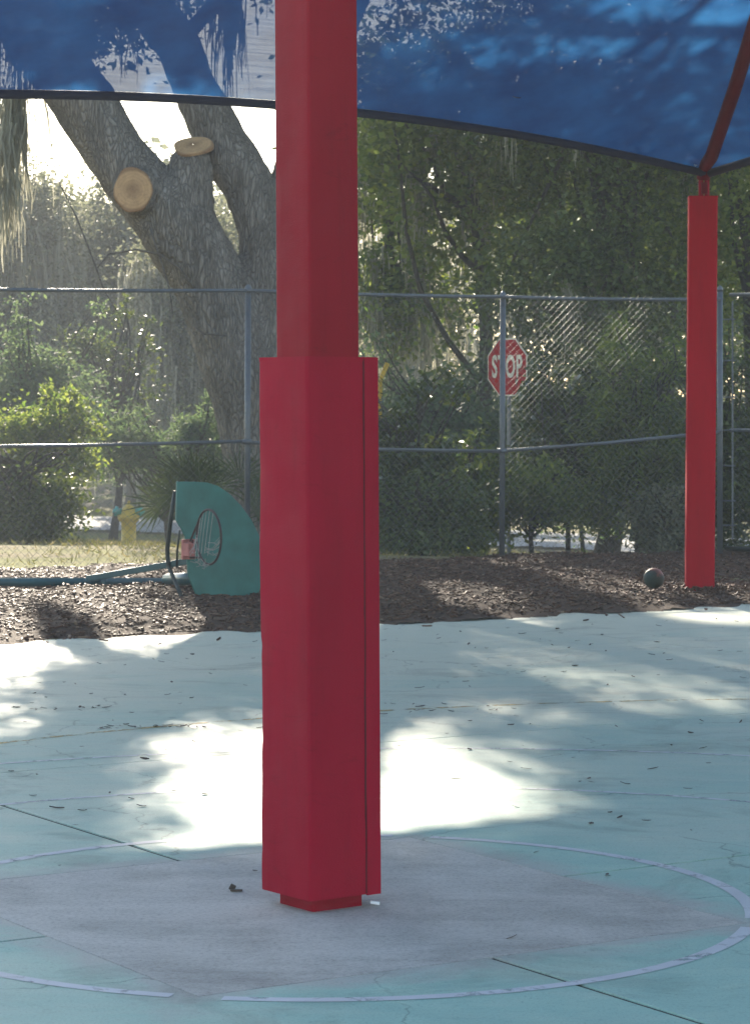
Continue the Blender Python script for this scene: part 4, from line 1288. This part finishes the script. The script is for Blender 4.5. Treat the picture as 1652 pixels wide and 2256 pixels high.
# ------------------------------------------------------------------ fallen leaves on the court, a scrap, a leaf on the net
def leaf_mesh(name, l, w, curl, seed):
    r = random.Random(seed)
    V, F = [], []
    n = 6
    for i in range(n + 1):
        t = i / n
        ww = w * math.sin(math.pi * (0.06 + 0.88 * t)) * (0.8 + 0.4 * r.random()) / 2
        z = curl * (4 * (t - 0.5) ** 2) + 0.002
        V += [((t - 0.5) * l, -ww, z + curl * 0.9), ((t - 0.5) * l, 0, z), ((t - 0.5) * l, ww, z + curl * 0.7)]
    for i in range(n):
        F += [(3 * i, 3 * i + 3, 3 * i + 4, 3 * i + 1), (3 * i + 1, 3 * i + 4, 3 * i + 5, 3 * i + 2)]
    mb = MB().add(V, F)
    me = mb.mesh(name); me.materials.append(M['deadleaf'])
    return me
LM = [leaf_mesh('fallen_leaf', random.uniform(0.05, 0.08), random.uniform(0.014, 0.034), random.uniform(0.0015, 0.006), k) for k in range(9)]
spots = []
r = random.Random(21)
while len(spots) < 170:
    Y = 8.0 + 12.8 * r.random() ** 0.8
    X = r.uniform(-0.139, 0.139) * Y
    nn_ = X * E2[0] + Y * E2[1]
    if nn_ > EDGE_N - 0.1 or (abs(X - POST[0]) < 0.25 and abs(Y - POST[1]) < 0.3): continue
    if Y < 10.4 and r.random() < 0.72: continue
    if -0.76 < (X - POST[0]) / max(Y - POST[1], 0.01) * 4 < 0.5 and abs(X / Y + 0.021) < 0.018: continue
    spots.append((X, Y))
for k in range(26):
    spots.append((r.gauss(-1.15, 0.16), r.gauss(13.75, 0.05)))
for k in range(18):
    spots.append((r.gauss(-1.7, 0.2), r.gauss(14.6, 0.05)))
for k in range(20):
    spots.append((r.gauss(0.45, 0.35), r.gauss(14.6, 0.12)))
for X, Y in spots:
    o = bpy.data.objects.new('fallen_leaf', r.choice(LM)); col.objects.link(o)
    o.location = (X, Y, 0.002); o.rotation_euler = (r.gauss(0, 0.2), r.gauss(0, 0.12), r.uniform(0, 6.28))
    sc_ = r.uniform(0.3, 0.85); o.scale = (sc_, sc_, sc_)
    tag(o, 'small dry dark leaf fallen on the painted court', 'leaf', 'fallen leaves on the court')
o = MB().box((0.0, 8.86, 0.012), (0.032, 0.016, 0.010), Matrix.Rotation(0.15, 3, 'Y')).build('metal_scrap', M['paper'], bevel=0.003)
tag(o, 'tiny shiny scrap lying on the patch right of the pad base', 'scrap')
o = MB().box((-0.49, 9.14, 0.012), (0.02, 0.015, 0.02), Matrix.Rotation(0.5, 3, 'Y')).box((-0.475, 9.12, 0.006), (0.042, 0.015, 0.006)).build('wood_chip', M['deadleaf'], bevel=0.002)
tag(o, 'dark broken wood chip on the grey patch left of the pad', 'wood chip')

o = bpy.data.objects.new('fallen_leaf', LM[2]); col.objects.link(o)
o.location = (1.13, 21.22, 4.12); o.rotation_euler = (0.5, 0.1, 0.4)
tag(o, 'single dead leaf caught on the blue canopy', 'leaf', 'leaf on the canopy')

# mulch kicked up round the foot of the far post
K = 420
a_ = RNG.uniform(0, 6.28, K); d_ = 0.13 + 0.16 * RNG.random(K) ** 1.5
hx2, hy2 = FAR[0] - 0.03 + np.cos(a_) * d_ * 1.15, FAR[1] + np.sin(a_) * d_ * 1.15
o = link('heaped_mulch', box_cloud('heaped_mulch', np.stack([hx2, hy2, bed_z(hx2, hy2) + np.clip(0.30 - d_, 0, 1) * 0.30 * RNG.random(K)], 1), np.stack([0.02 + 0.05 * RNG.random(K), 0.01 + 0.014 * RNG.random(K), 0.005 + 0.008 * RNG.random(K)], 1), RNG.uniform(0, 6.28, K), RNG.normal(0, 0.4, K)), M['chips'])
tag(o, 'low heap of bark chips round the foot of the far red post', 'mulch', kind='stuff')

# ------------------------------------------------------------------ haze volume added to lift the shadows under the trees
hz_ = MB().box((0, 170, 9.6), (640, 500, 25.0)).build('haze', None)
hm = bpy.data.materials.new('added_haze'); hm.use_nodes = True
hm.node_tree.nodes.clear()
ho = hm.node_tree.nodes.new('ShaderNodeOutputMaterial'); hv = hm.node_tree.nodes.new('ShaderNodeVolumePrincipled')
hv.inputs['Color'].default_value = (0.92, 0.95, 0.97, 1); hv.inputs['Density'].default_value = 0.0023
hm.node_tree.links.new(hv.outputs[0], ho.inputs['Volume'])
hz_.data.materials.append(hm)
tag(hz_, 'pale haze volume added to lift the shadows among the trees', 'haze', kind='stuff')
